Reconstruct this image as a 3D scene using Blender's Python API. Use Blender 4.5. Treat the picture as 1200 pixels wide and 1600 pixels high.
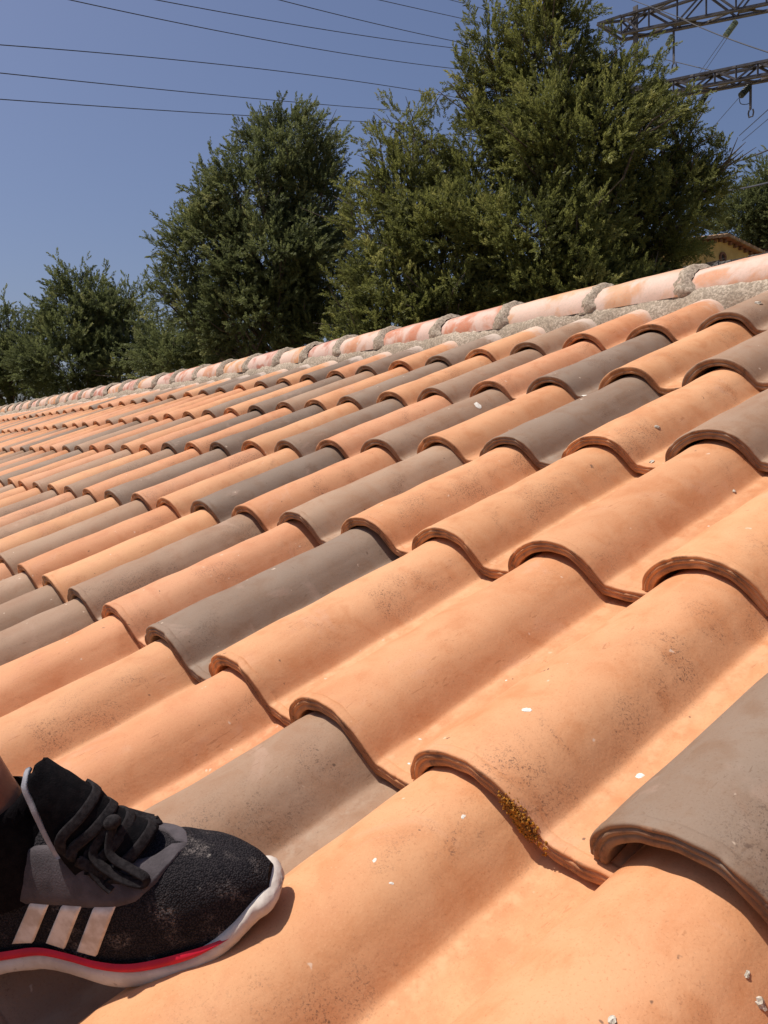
import bpy, bmesh, math, random
import numpy as np
from mathutils import Vector, Matrix

for o in list(bpy.data.objects):
    bpy.data.objects.remove(o)
S = bpy.context.scene
COL = S.collection
R = math.radians

# ------------------------------------------------------------------ camera
PITCH = R(20.4)             # slope of the roof
H0 = 3.7                    # height of the roof frame origin above the ground
ROOF = Matrix.Translation((0, 0, H0)) @ Matrix.Rotation(PITCH, 4, 'X')
FPX = 1305.8
CAML = Vector((0.39227, -0.31627, 0.46133))
cr = Vector((0.59094336, 0.74410591, -0.31159643))
cu = Vector((-0.05686253, 0.42371464, 0.90400916))
cf = Vector((-0.80470653, 0.51650005, -0.2927031))
ml = Matrix(((cr.x, cu.x, -cf.x, CAML.x), (cr.y, cu.y, -cf.y, CAML.y), (cr.z, cu.z, -cf.z, CAML.z), (0, 0, 0, 1)))
cam_data = bpy.data.cameras.new('camera')
cam = bpy.data.objects.new('camera', cam_data)
COL.objects.link(cam)
cam.matrix_world = ROOF @ ml
cam_data.sensor_fit = 'VERTICAL'
cam_data.sensor_height = 24
cam_data.sensor_width = 18
cam_data.lens = 24 * FPX / 1600
cam_data.clip_start = 0.02
cam_data.clip_end = 4000
S.camera = cam
CW = cam.matrix_world.copy()
CPOS = CW.translation.copy()

# ------------------------------------------------------------------ sun, sky
SUN_EL, SUN_DIR = R(65), Vector((-0.31, -0.27, 0)).normalized()   # horizontal direction towards the sun
w = bpy.data.worlds.new('World')
S.world = w
w.use_nodes = True
nt = w.node_tree
nt.nodes.clear()
out = nt.nodes.new('ShaderNodeOutputWorld')
bg = nt.nodes.new('ShaderNodeBackground')
sky = nt.nodes.new('ShaderNodeTexSky')
sky.sky_type = 'NISHITA'
sky.sun_disc = False
sky.sun_elevation = SUN_EL
sky.sun_rotation = math.atan2(SUN_DIR.x, SUN_DIR.y)
sky.altitude = 300
sky.air_density = 1.0
sky.dust_density = 3.4
sky.ozone_density = 5.5
bg.inputs[1].default_value = 0.082
tint = nt.nodes.new('ShaderNodeMix')
tint.data_type = 'RGBA'
tint.blend_type = 'MULTIPLY'
tint.inputs[0].default_value = 1.0
tint.inputs[7].default_value = (1.06, 0.965, 1.0, 1)
nt.links.new(sky.outputs[0], tint.inputs[6])
nt.links.new(tint.outputs[2], bg.inputs[0])
nt.links.new(bg.outputs[0], out.inputs[0])
sd = bpy.data.lights.new('sun', 'SUN')
sd.energy = 4.6
sd.angle = R(0.53)
sd.color = (1.0, 0.93, 0.84)
sun = bpy.data.objects.new('sun', sd)
COL.objects.link(sun)
sv = Vector((SUN_DIR.x * math.cos(SUN_EL), SUN_DIR.y * math.cos(SUN_EL), math.sin(SUN_EL)))
sun.rotation_euler = sv.to_track_quat('Z', 'Y').to_euler()
sun.location = (0, 0, 30)
S.view_settings.view_transform = 'Standard'
S.view_settings.look = 'None'
S.view_settings.exposure = 0.15
S.view_settings.gamma = 1
S.view_settings.use_curve_mapping = False
S.render.engine = 'CYCLES'
S.render.resolution_x = 768
S.render.resolution_y = 1024

# ------------------------------------------------------------------ helpers
rnd = random.Random(7)


def ray(px, py):
    d = Vector(((px - 600) / FPX, -(py - 800) / FPX, -1))
    return (CW.to_3x3() @ d).normalized()


def Wd(px, py, dist):
    """point seen at photo pixel (px,py) at horizontal distance dist"""
    d = ray(px, py)
    return CPOS + d * (dist / math.hypot(d.x, d.y))


def Wz(px, py, z):
    d = ray(px, py)
    return CPOS + d * ((z - CPOS.z) / d.z)


def link(name, me, parent=None):
    o = bpy.data.objects.new(name, me)
    COL.objects.link(o)
    if parent:
        o.parent = parent
    return o


def empty(name, loc=(0, 0, 0), label=None, cat=None, group=None):
    o = bpy.data.objects.new(name, None)
    COL.objects.link(o)
    o.location = loc
    o.empty_display_size = 0.1
    tag(o, label, cat, group)
    return o


def tag(o, label=None, cat=None, group=None, kind=None):
    if label:
        o['label'] = label
    if cat:
        o['category'] = cat
    if group:
        o['group'] = group
    if kind:
        o['kind'] = kind
    return o


def mesh(name, v, f, mat=None, smooth=True):
    me = bpy.data.meshes.new(name)
    me.from_pydata([tuple(p) for p in v], [], f)
    if mat:
        me.materials.append(mat)
    if smooth:
        me.polygons.foreach_set('use_smooth', [True] * len(me.polygons))
    me.update()
    return me


def fast_mesh(name, V, F, mat, smooth=False, attr=None):
    """V (n,3) array, F (m,3) triangles"""
    me = bpy.data.meshes.new(name)
    V = np.ascontiguousarray(V, dtype=np.float32)
    F = np.ascontiguousarray(F, dtype=np.int32)
    me.vertices.add(len(V))
    me.vertices.foreach_set('co', V.ravel())
    me.loops.add(F.size)
    me.loops.foreach_set('vertex_index', F.ravel())
    me.polygons.add(len(F))
    me.polygons.foreach_set('loop_start', np.arange(0, F.size, 3, dtype=np.int32))
    me.polygons.foreach_set('use_smooth', np.full(len(F), smooth))
    if attr is not None:
        a = me.attributes.new('tint', 'FLOAT', 'POINT')
        a.data.foreach_set('value', np.ascontiguousarray(attr, dtype=np.float32))
    me.materials.append(mat)
    me.update(calc_edges=True)
    return me


class N:
    """small node helper"""

    def __init__(s, name):
        s.m = bpy.data.materials.new(name)
        s.m.use_nodes = True
        s.t = s.m.node_tree
        s.t.nodes.clear()
        s.out = s.t.nodes.new('ShaderNodeOutputMaterial')
        s.b = s.t.nodes.new('ShaderNodeBsdfPrincipled')
        s.t.links.new(s.b.outputs[0], s.out.inputs[0])

    def n(s, typ, **k):
        q = s.t.nodes.new('ShaderNode' + typ)
        for a, b in k.items():
            setattr(q, a, b)
        return q

    def l(s, a, b):
        s.t.links.new(a, b)

    def val(s, sock, v):
        if hasattr(v, 'is_linked') or hasattr(v, 'links'):
            s.l(v, sock)
        else:
            sock.default_value = v

    def noise(s, vec, scale, detail=4, rough=0.55, dist=0.0):
        q = s.n('TexNoise')
        q.inputs['Scale'].default_value = scale
        q.inputs['Detail'].default_value = detail
        q.inputs['Roughness'].default_value = rough
        q.inputs['Distortion'].default_value = dist
        if vec is not None:
            s.l(vec, q.inputs['Vector'])
        return q.outputs['Fac']

    def ramp(s, fac, a, b, lo=0.0, hi=1.0):
        q = s.n('MapRange')
        q.interpolation_type = 'SMOOTHSTEP'
        s.val(q.inputs[0], fac)
        for i, x in enumerate((a, b, lo, hi)):
            q.inputs[i + 1].default_value = x
        return q.outputs[0]

    def math(s, op, a, b=0.0, c=None):
        q = s.n('Math', operation=op)
        s.val(q.inputs[0], a)
        s.val(q.inputs[1], b)
        if c is not None:
            s.val(q.inputs[2], c)
        return q.outputs[0]

    def mix(s, fac, a, b, mode='MIX'):
        q = s.n('Mix', data_type='RGBA', blend_type=mode)
        s.val(q.inputs[0], fac)
        for sock, v in ((q.inputs[6], a), (q.inputs[7], b)):
            if isinstance(v, tuple):
                sock.default_value = (*v[:3], 1)
            else:
                s.l(v, sock)
        return q.outputs[2]

    def bump(s, h, strength=0.3, dist=0.002, prev=None):
        q = s.n('Bump')
        q.inputs['Strength'].default_value = strength
        q.inputs['Distance'].default_value = dist
        s.l(h, q.inputs['Height'])
        if prev is not None:
            s.l(prev, q.inputs['Normal'])
        return q.outputs[0]

    def coord(s, rand=True, which='Object'):
        tc = s.n('TexCoord')
        v = tc.outputs[which]
        if not rand:
            return v, v
        oi = s.n('ObjectInfo')
        q = s.n('VectorMath', operation='MULTIPLY_ADD')
        cmb = s.n('CombineXYZ')
        for k in range(3):
            s.l(oi.outputs['Random'], cmb.inputs[k])
        s.l(cmb.outputs[0], q.inputs[0])
        q.inputs[1].default_value = (37.0, 91.0, 53.0)
        s.l(v, q.inputs[2])
        return v, q.outputs[0]

    def fin(s, col=None, rough=0.7, normal=None, spec=0.3):
        if col is not None:
            s.val(s.b.inputs['Base Color'], col if not isinstance(col, tuple) else (*col, 1))
        s.val(s.b.inputs['Roughness'], rough)
        s.b.inputs['Specular IOR Level'].default_value = spec
        if normal is not None:
            s.l(normal, s.b.inputs['Normal'])
        return s.m


def simple(name, c1, c2=None, scale=20, rough=0.7, bump=0.2, bscale=200, bdist=0.001, spec=0.3, metal=0.0):
    m = N(name)
    o, v = m.coord()
    c2 = c2 or tuple(x * 0.75 for x in c1)
    col = m.mix(m.ramp(m.noise(v, scale, 5), 0.35, 0.65), c1, c2)
    nb = m.bump(m.noise(v, bscale, 3), bump, bdist)
    m.b.inputs['Metallic'].default_value = metal
    return m.fin(col, rough, nb, spec)


# ---- clay tile material: base colour comes from the object's own colour
def clay(name, wash=0.0, ridge=False):
    m = N(name)
    o, v = m.coord()
    oi = m.n('ObjectInfo')
    base = oi.outputs['Color']
    sx = m.n('SeparateXYZ')
    m.l(o, sx.inputs[0])
    X, Y, Z = sx.outputs
    big = m.noise(v, 6.5, 3, 0.5)
    med = m.noise(v, 24, 5, 0.62, 0.4)
    fine = m.noise(v, 240, 3, 0.6)
    # long streaks along the tile (drag marks from the mould)
    st = m.n('Mapping')
    st.inputs['Scale'].default_value = (1.0, 0.10, 1.0)
    m.l(v, st.inputs['Vector'])
    streak = m.noise(st.outputs[0], 60, 4, 0.6, 0.3)
    col = m.mix(m.ramp(big, 0.36, 0.66), m.mix(1.0, base, (0.96, 0.91, 0.87), 'MULTIPLY'), m.mix(1.0, base, (1.06, 1.08, 1.10), 'MULTIPLY'))
    col = m.mix(m.ramp(med, 0.42, 0.70, 0, 0.55), col, m.mix(1.0, base, (1.06, 1.16, 1.26), 'MULTIPLY'))
    col = m.mix(m.ramp(med, 0.50, 0.30, 0, 0.60), col, m.mix(1.0, base, (0.88, 0.74, 0.62), 'MULTIPLY'))
    col = m.mix(m.ramp(streak, 0.52, 0.72, 0, 0.40), col, m.mix(1.0, base, (1.08, 1.10, 1.12), 'MULTIPLY'))
    # pinkish lime bloom in patches
    bl = m.noise(v, 11, 4, 0.6, 0.8)
    col = m.mix(m.ramp(bl, 0.60, 0.72, 0, 0.15), col, (0.62, 0.42, 0.33))
    if not ridge:
        # black algae specks, gathered on the right-hand flank of each roll
        cl0 = m.noise(v, 9, 6, 0.68, 0.6)
        cl = m.math('ADD', cl0, m.math('MULTIPLY', m.math('SUBTRACT', oi.outputs['Random'], 0.62), 0.16))
        fl = m.math('MULTIPLY', m.ramp(X, 0.085, 0.128), m.ramp(X, 0.172, 0.145))
        fl = m.math('ADD', m.math('MULTIPLY', fl, 1.0), 0.05)
        vor = m.math('ADD', m.math('MULTIPLY', m.noise(v, 300, 4, 0.75), 0.45), m.math('MULTIPLY', m.noise(v, 620, 3, 0.7), 0.55))
        mask = m.math('MULTIPLY', m.math('MULTIPLY', m.ramp(cl, 0.50, 0.66), fl), m.ramp(vor, 0.52, 0.58))
        col = m.mix(m.math('MULTIPLY', mask, 0.80), col, (0.085, 0.055, 0.042))
        # dusty brown tint that goes with them
        soft = m.math('MULTIPLY', m.ramp(cl, 0.48, 0.68, 0, 0.16), fl)
        col = m.mix(soft, col, m.mix(1.0, base, (0.62, 0.52, 0.46), 'MULTIPLY'))
        # fine pits everywhere
        # thin scratches running across the roll, and gritty pores
        sc_ = m.n('Mapping')
        sc_.inputs['Scale'].default_value = (1.0, 0.22, 1.0)
        sc_.inputs['Rotation'].default_value = (0, 0, 0.5)
        m.l(v, sc_.inputs['Vector'])
        scr = m.noise(sc_.outputs[0], 170, 2, 0.5, 1.5)
        smask = m.math('MULTIPLY', m.ramp(scr, 0.66, 0.70), m.ramp(bl, 0.50, 0.60))
        col = m.mix(m.math('MULTIPLY', smask, 0.45), col, m.mix(1.0, base, (0.55, 0.45, 0.38), 'MULTIPLY'))
        por = m.noise(v, 520, 3, 0.7)
        col = m.mix(m.ramp(por, 0.56, 0.70, 0, 0.45), col, m.mix(1.0, base, (0.62, 0.52, 0.45), 'MULTIPLY'))
        col = m.mix(m.ramp(por, 0.42, 0.28, 0, 0.40), col, m.mix(1.0, base, (1.15, 1.25, 1.4), 'MULTIPLY'))
        # dust and grime lying in the pan
        pan = m.ramp(X, 0.163, 0.182)
        col = m.mix(m.math('MULTIPLY', pan, m.ramp(m.noise(v, 34, 5, 0.7), 0.42, 0.66, 0, 0.5)), col, m.mix(1.0, base, (0.80, 0.72, 0.66), 'MULTIPLY'))
        pits = m.noise(v, 95, 2, 0.5)
        col = m.mix(m.ramp(pits, 0.74, 0.79, 0, 0.75), col, (0.10, 0.06, 0.04))
        pits2 = m.noise(v, 70, 2, 0.5)
        col = m.mix(m.ramp(pits2, 0.26, 0.22, 0, 0.6), col, (0.70, 0.55, 0.42))
        # rub line where the flank runs into the pan
        ln = m.math('MULTIPLY', m.ramp(X, 0.160, 0.168), m.ramp(X, 0.182, 0.172))
        ln = m.math('MULTIPLY', ln, m.ramp(m.noise(v, 45, 4, 0.7), 0.42, 0.62))
        col = m.mix(m.math('MULTIPLY', ln, 0.8), col, m.mix(1.0, base, (1.12, 1.25, 1.35), 'MULTIPLY'))
        # raw brown clay on the cut end and just inside
        endm = m.ramp(Y, 0.0012, -0.0006)
        raw = m.mix(m.ramp(m.noise(v, 70, 4, 0.7), 0.35, 0.65), (0.21, 0.100, 0.056), (0.33, 0.175, 0.10))
        raw = m.mix(0.45, raw, base)
        raw = m.mix(1.0, raw, (0.84, 0.77, 0.70), 'MULTIPLY')
        dirt = m.noise(v, 55, 5, 0.75)
        raw = m.mix(m.ramp(dirt, 0.50, 0.62, 0, 0.6), raw, (0.07, 0.045, 0.03))
        col = m.mix(endm, col, raw)
    if wash:
        a = m.ramp(m.math('ADD', Y, m.math('MULTIPLY', m.noise(v, 22, 5, 0.7, 0.6), 0.16)), wash + 0.02, wash + 0.09)
        col = m.mix(m.math('MULTIPLY', a, 0.72), col, (0.60, 0.50, 0.42))
    if ridge:
        wn = m.noise(v, 8.5, 4, 0.55, 0.4)
        a = m.ramp(wn, 0.40, 0.56)
        a = m.math('MULTIPLY', a, m.ramp(Z, 0.084, 0.058, 0.12, 1.0))
        col = m.mix(m.math('MULTIPLY', a, 0.80), col, m.mix(m.noise(v, 30, 4), (0.72, 0.58, 0.50), (0.64, 0.46, 0.37)))
        col = m.mix(m.ramp(m.noise(v, 170, 4, 0.75), 0.48, 0.62, 0, 0.35), col, (0.45, 0.36, 0.28))
        g = m.ramp(m.noise(v, 16, 5, 0.7), 0.58, 0.68)
        col = m.mix(m.math('MULTIPLY', g, 0.6), col, (0.50, 0.45, 0.38))
    nb = m.bump(big, 0.15, 0.003)
    nb = m.bump(med, 0.35, 0.0016, nb)
    nb = m.bump(fine, 0.45, 0.0007, nb)
    return m.fin(col, m.ramp(med, 0.3, 0.7, 0.62, 0.80), nb, 0.28)


M_CLAY = clay('fired_clay')
M_CLAYW = clay('fired_clay_with_lime_wash', wash=0.262)
M_RIDGE = clay('weathered_ridge_clay', ridge=True)


def mortar_mat():
    m = N('lime_mortar')
    o, v = m.coord(False)
    n1 = m.noise(v, 14, 5, 0.6)
    n2 = m.noise(v, 130, 4, 0.75)
    n3 = m.noise(v, 420, 2, 0.7)
    col = m.mix(m.ramp(n1, 0.35, 0.65), (0.44, 0.355, 0.265), (0.56, 0.465, 0.36))
    col = m.mix(m.ramp(n2, 0.60, 0.42, 0, 0.75), col, (0.22, 0.18, 0.135))
    col = m.mix(m.ramp(n2, 0.60, 0.70, 0, 0.7), col, (0.62, 0.56, 0.46))
    nb = m.bump(n2, 0.7, 0.004)
    nb = m.bump(n3, 0.6, 0.002, nb)
    return m.fin(col, 0.95, nb, 0.1)


M_MORTAR = mortar_mat()

ORANGE = [(0.560, 0.272, 0.130), (0.575, 0.288, 0.140), (0.545, 0.254, 0.122), (0.580, 0.290, 0.138)]
PINK = [(0.555, 0.265, 0.135), (0.545, 0.270, 0.142)]
GREY = [(0.228, 0.158, 0.110), (0.196, 0.138, 0.098), (0.252, 0.174, 0.120)]
TAN = [(0.350, 0.224, 0.142), (0.310, 0.198, 0.127)]

# ------------------------------------------------------------------ roof tiles
TW, TL = 0.215, 0.3786
PROF = [(-0.0005, -0.002), (0.0030, 0.010), (0.0125, 0.024), (0.027, 0.0360), (0.044, 0.0450), (0.062, 0.0510), (0.080, 0.0535),
        (0.098, 0.0528), (0.114, 0.0492), (0.128, 0.0432), (0.139, 0.0352), (0.148, 0.0252), (0.1550, 0.0145), (0.1605, 0.0055),
        (0.1650, 0.0002), (0.1690, 0.0001), (0.1740, -0.0016), (0.185, -0.0024), (0.205, -0.0024), (0.231, -0.0022)]


def resample(P, n):
    P = np.array(P)
    # Catmull-Rom densify then arc-length resample
    Q = []
    for k in range(len(P) - 1):
        p0, p1, p2, p3 = P[max(k - 1, 0)], P[k], P[k + 1], P[min(k + 2, len(P) - 1)]
        for t in np.linspace(0, 1, 12, endpoint=False):
            Q.append(0.5 * ((2 * p1) + (-p0 + p2) * t + (2 * p0 - 5 * p1 + 4 * p2 - p3) * t * t + (-p0 + 3 * p1 - 3 * p2 + p3) * t ** 3))
    Q.append(P[-1])
    Q = np.array(Q)
    s = np.r_[0, np.cumsum(np.linalg.norm(np.diff(Q, axis=0), axis=1))]
    u = np.linspace(0, s[-1], n)
    return np.stack([np.interp(u, s, Q[:, 0]), np.interp(u, s, Q[:, 1])], 1)


def tile_mesh(name, npro, ys, lip, seed, mat, thick=0.0165, cut=TL + 0.055):
    """closed S-profile tile: top skin, moulded lip, underside"""
    rg = np.random.RandomState(seed)
    P = resample(PROF, npro)
    T = np.gradient(P, axis=0)
    T /= np.linalg.norm(T, axis=1)[:, None]
    Nn = np.stack([-T[:, 1], T[:, 0]], 1)           # outward normal (up)
    # soften inward offset where the flank meets the pan
    ph = rg.rand(6) * 6.28
    amp = rg.uniform(0.6, 1.4, 3)

    cs = rg.uniform(0.0, 0.225, 7)
    ca = rg.uniform(0.0004, 0.0022, 7)
    cwd = rg.uniform(0.0015, 0.0045, 7)

    def ring(y, off):
        t = max(y, 0) / TL
        Q = P + Nn * off
        s = Q[:, 0]
        roll = np.clip((0.175 - s) / 0.03, 0, 1)
        s2 = 0.080 + (s - 0.080) * (1 - 0.11 * t)
        s3 = s2 * roll + s * (1 - roll)
        z = Q[:, 1] * (1 - 0.02 * t) - 0.0225 * t
        wob = 0.0007 * amp[0] * np.sin(y * 17 + ph[0] + s * 22) + 0.0006 * amp[1] * np.sin(y * 41 + ph[1] - s * 35) + 0.0004 * amp[2] * np.sin(y * 70 + s * 60 + ph[2])
        edge = 0.0008 * np.sin(s * 90 + ph[3]) + 0.0005 * np.sin(s * 210 + ph[4])
        yy = y + (edge if y < 0.02 else 0)
        if lip == 2 and y < 0.006 and off > -0.009:
            chip = np.sum(ca * np.exp(-((s[:, None] - cs) / cwd) ** 2), 1) * np.clip((off + 0.009) / 0.009, 0, 1)
            yy = yy + chip
            z = z - chip * 0.5
        return np.stack([s3, np.full_like(s3, 0) + yy, z + wob], 1)
    rings = []
    # underside, from back to front, then the lip, then the top skin front to back
    for y in ((0.05, 0.02, 0.004) if lip else (0.03,)):
        rings.append(ring(y, -thick))
    if lip == 2:
        prof = [(0.0010, -thick + 0.0004), (-0.0001, -thick + 0.0014), (-0.0004, -0.0118), (0.0002, -0.0106), (0.0012, -0.0100), (0.0012, -0.0093),
                (0.0001, -0.0086), (-0.0006, -0.0066), (0.0001, -0.0052), (0.0014, -0.0048), (0.0014, -0.0042), (0.0004, -0.0034), (0.0000, -0.0014), (0.0008, -0.0002), (0.0025, 0.0003),
                (0.0085, 0.0005), (0.0105, 0.0003), (0.0112, -0.0006), (0.0125, -0.0006), (0.0140, 0.0000)]
    elif lip == 1:
        prof = [(0.0, -thick + 0.001), (0.0, -0.0100), (0.0022, -0.0090), (0.0, -0.0080), (0.0, -0.0012), (0.0015, 0.0002), (0.0095, 0.0004), (0.0110, -0.0006), (0.0135, 0.0)]
    else:
        prof = [(0.0, -thick), (0.0, -0.001), (0.003, 0.0)]
    for y, o in prof:
        rings.append(ring(y, o))
    for y in ys:
        rings.append(ring(y, 0.0))
    rings.append(ring(cut, 0.0))
    rings.append(ring(cut, -thick))
    V = np.concatenate(rings)
    n = npro
    F = []
    k = len(rings)
    for a in range(k - 1):
        for b in range(n - 1):
            F.append((a * n + b, a * n + b + 1, (a + 1) * n + b + 1, (a + 1) * n + b))
    # close the two long edges with strips is not needed except the left (seen) edge
    left = [a * n for a in range(k)]
    right = [a * n + n - 1 for a in range(k)]
    F.append(tuple(left))
    F.append(tuple(right[::-1]))
    me = mesh(name, V, F, mat)
    for p in me.polygons[-2:]:
        p.use_smooth = False
    me.update()
    return me


near_y = list(np.linspace(0.03, 0.42, 22))
mid_y = list(np.linspace(0.06, 0.40, 6))
LOD = {
    0: [tile_mesh('roof_tile_fine_%d' % k, 72, near_y, 2, 10 + k, M_CLAY) for k in range(5)],
    1: [tile_mesh('roof_tile_medium_%d' % k, 30, mid_y, 1, 20 + k, M_CLAY) for k in range(4)],
    2: [tile_mesh('roof_tile_light_%d' % k, 18, [0.2], 0, 30 + k, M_CLAY) for k in range(3)],
}
LODW = {
    1: [tile_mesh('top_roof_tile_medium_%d' % k, 30, mid_y[:-1], 1, 40 + k, M_CLAYW, cut=0.345) for k in range(4)],
    2: [tile_mesh('top_roof_tile_light_%d' % k, 18, [0.2], 0, 50 + k, M_CLAYW, cut=0.345) for k in range(3)],
}
roof = empty('tiled_roof', label='sloping roof of orange and grey-brown clay tiles filling the foreground under the mortared ridge', cat='roof')
roof.matrix_world = ROOF

CCODE = {
    -1: {-2: 'O', -1: 'O', 0: 'O', 1: 'O', 2: 'T', 3: 'O', 4: 'O', 5: 'O', 6: 'T', 7: 'T', 8: 'T', 9: 'P', 10: 'T'},
    0: {-1: 'O', 0: 'G', 1: 'O', 2: 'O', 3: 'O', 4: 'G', 5: 'P', 6: 'T', 7: 'O', 8: 'O', 9: 'T', 10: 'O', 11: 'T', 12: 'P', 13: 'T', 14: 'O', 15: 'O', 16: 'T'},
    1: dict(zip(range(0, 22), 'OOOOOTOGOPGOTOTPOGOTPT')),
    2: dict(zip(range(0, 32), 'OTTOGOTPGOGOGPOTOTGPOOGPTOOTOPTO')),
    3: dict(zip(range(0, 36), 'TOTTOGPTOGOTGOGOOOPOTOPOOTOOPTOPOGOT')),
    4: dict(zip(range(0, 40), 'TOGTTOOTOGOGOGOGOGGOTOGTOPOGOPOTOOPTOOGP')),
}
JX = {(0, 0): -2, (0, 1): 6, (0, 2): 6, (0, 3): -2, (0, 4): -12, (0, 5): -15, (0, 6): -9, (0, 7): 8, (1, 2): 5, (1, 3): 4, (1, 7): 1,
      (1, 8): 6, (1, 9): 12, (2, 3): 9, (2, 4): 5, (2, 6): 5, (2, 7): 10, (3, 6): -5, (4, 6): -6, (4, 7): -8}
JY = {(0, 0): 10, (0, 2): -4, (0, 4): -5, (1, 2): -8, (1, 3): -6, (1, 5): -7, (1, 8): -8, (2, 3): -14, (2, 4): -10, (2, 5): 4, (2, 6): -4, (3, 3): 0,
      (3, 5): -8, (3, 6): 4, (3, 7): -8}
CY = {-1: 0.0, 0: 0.0, 1: -0.002, 2: -0.008, 3: -0.002, 4: 0.014}
rt = random.Random(31)
tiles = {}
for j in range(-3, 5):
    imax = 57 if j > 0 else (34 if j > -2 else 20)
    for i in range(-9, imax):
        code = CCODE.get(j, {}).get(i)
        if code is None:
            code = rt.choices('OPTG', (70, 10, 12, 8))[0]
        colr = rt.choice({'O': ORANGE, 'P': PINK, 'G': GREY, 'T': TAN}[code])
        fct = rt.uniform(0.95, 1.05)
        jx = JX.get((j, i), rt.uniform(-3, 3)) / 1000
        if j == -1:
            jx = JX.get((0, i), 0) / 1000 * 0.8
        jy = JY.get((j, i), rt.uniform(-4, 4)) / 1000
        x, y = -i * TW + jx, j * TL + jy + CY.get(j, 0)
        d = (Vector((x + 0.1, y + 0.15, 0)) - CAML).length
        inview = -1 <= j and i >= -1
        lod = 0 if (d < 1.75 and inview) else (1 if (d < 4.2 and i > -3) else 2)
        if j == 4:
            lod = max(lod, 1)
            me = rt.choice(LODW[lod])
        else:
            me = rt.choice(LOD[lod])
        o = link('roof_tile', me, roof)
        o.location = (x, y, rt.uniform(-0.0008, 0.0012))
        o.rotation_euler = (rt.uniform(-0.003, 0.003), rt.uniform(-0.005, 0.005), rt.uniform(-0.009, 0.009))
        o.color = (colr[0] * fct, colr[1] * fct, colr[2] * fct, 1)
        if code in 'GT':
            o['label'] = 'grey-brown roof tile' if code == 'G' else 'tan-brown roof tile'
        tiles[(j, i)] = o
o = tiles[(0, 0)]
o.location.z += 0.007
o.rotation_euler = (0.012, 0.0, 0.004)

# far slope and closed underlay
YR = 5.08 * TL            # ridge axis, in roof frame


def surf_tile_z(x, y, j=4):
    s = (-(-x) / TW)
    s = (x / TW - math.floor(x / TW)) * TW
    P = np.array(PROF)
    z = np.interp(s, P[:, 0], P[:, 1])
    return float(z - 0.0225 * (y - j * TL) / TL)


# ------------------------------------------------------------------ mortar bed under the ridge tiles
def mortar_bed():
    rg = np.random.RandomState(4)
    xs = np.arange(-12.4, 2.0, 0.02)
    V, F = [], []
    prof = [(4.70, -0.045), (4.715, -0.012), (4.735, 0.008), (4.765, 0.028), (4.80, 0.044), (4.85, 0.056), (4.93, 0.060)]
    ph = rg.rand(8) * 6.28
    for x in xs:
        w1 = 0.010 * math.sin(x * 5.1 + ph[0]) + 0.008 * math.sin(x * 13 + ph[1]) + 0.005 * math.sin(x * 31 + ph[2])
        # the bed bulges over each roll end
        s = (x / TW - math.floor(x / TW)) * TW
        bulge = 0.012 * math.exp(-((s - 0.08) / 0.05) ** 2)
        for q, (a, z) in enumerate(prof):
            n1 = rg.normal(0, 0.0016)
            V.append((x + rg.normal(0, 0.002), a * TL - w1 * (1 - q / 8) + n1, z + (bulge * 0.3 if q > 1 else 0) + rg.normal(0, 0.0018) + 0.003 * math.sin(x * 9 + q + ph[3])))
    n = len(prof)
    for a in range(len(xs) - 1):
        for b in range(n - 1):
            F.append((a * n + b, (a + 1) * n + b, (a + 1) * n + b + 1, a * n + b + 1))
    return mesh('mortar_bed', V, F, M_MORTAR)


link('mortar_bed', mortar_bed(), roof)

# ------------------------------------------------------------------ ridge tiles with mortar collars
# ridge runs level along local X; its own up is world up, turned into the roof frame
RA = Matrix.Rotation(-PITCH, 4, 'X')
RIDGE_Z = 0.024


def ridge_mesh(seed, length=0.40, r0=0.098, r1=0.080):
    rg = np.random.RandomState(seed)
    V, F = [], []
    nx, na = 12, 22
    th = 0.012
    ph = rg.rand(4) * 6.28
    rows = []
    for k in range(nx):
        t = k / (nx - 1)
        rr = r0 + (r1 - r0) * t
        rows.append((-t * length, rr))
    full = [(-0.0, r0 - th)] + [(0.0, r0 - 0.002), (-0.003, r0)] + rows[1:] + [(-length, r1 - th)]
    for x, rr in full:
        for a in range(na):
            an = math.pi * (a / (na - 1)) * 1.06 - 0.03 * math.pi
            wob = 1 + 0.010 * math.sin(x * 20 + ph[0] + 2 * an) + 0.006 * math.sin(5 * an + ph[1] + x * 44)
            V.append((x, -math.cos(an) * rr * wob * 1.05, math.sin(an) * rr * wob * 0.92))
    for a in range(len(full) - 1):
        for b in range(na - 1):
            F.append((a * na + b, a * na + b + 1, (a + 1) * na + b + 1, (a + 1) * na + b))
    return mesh('ridge_tile_%d' % seed, V, F, M_RIDGE)


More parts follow.
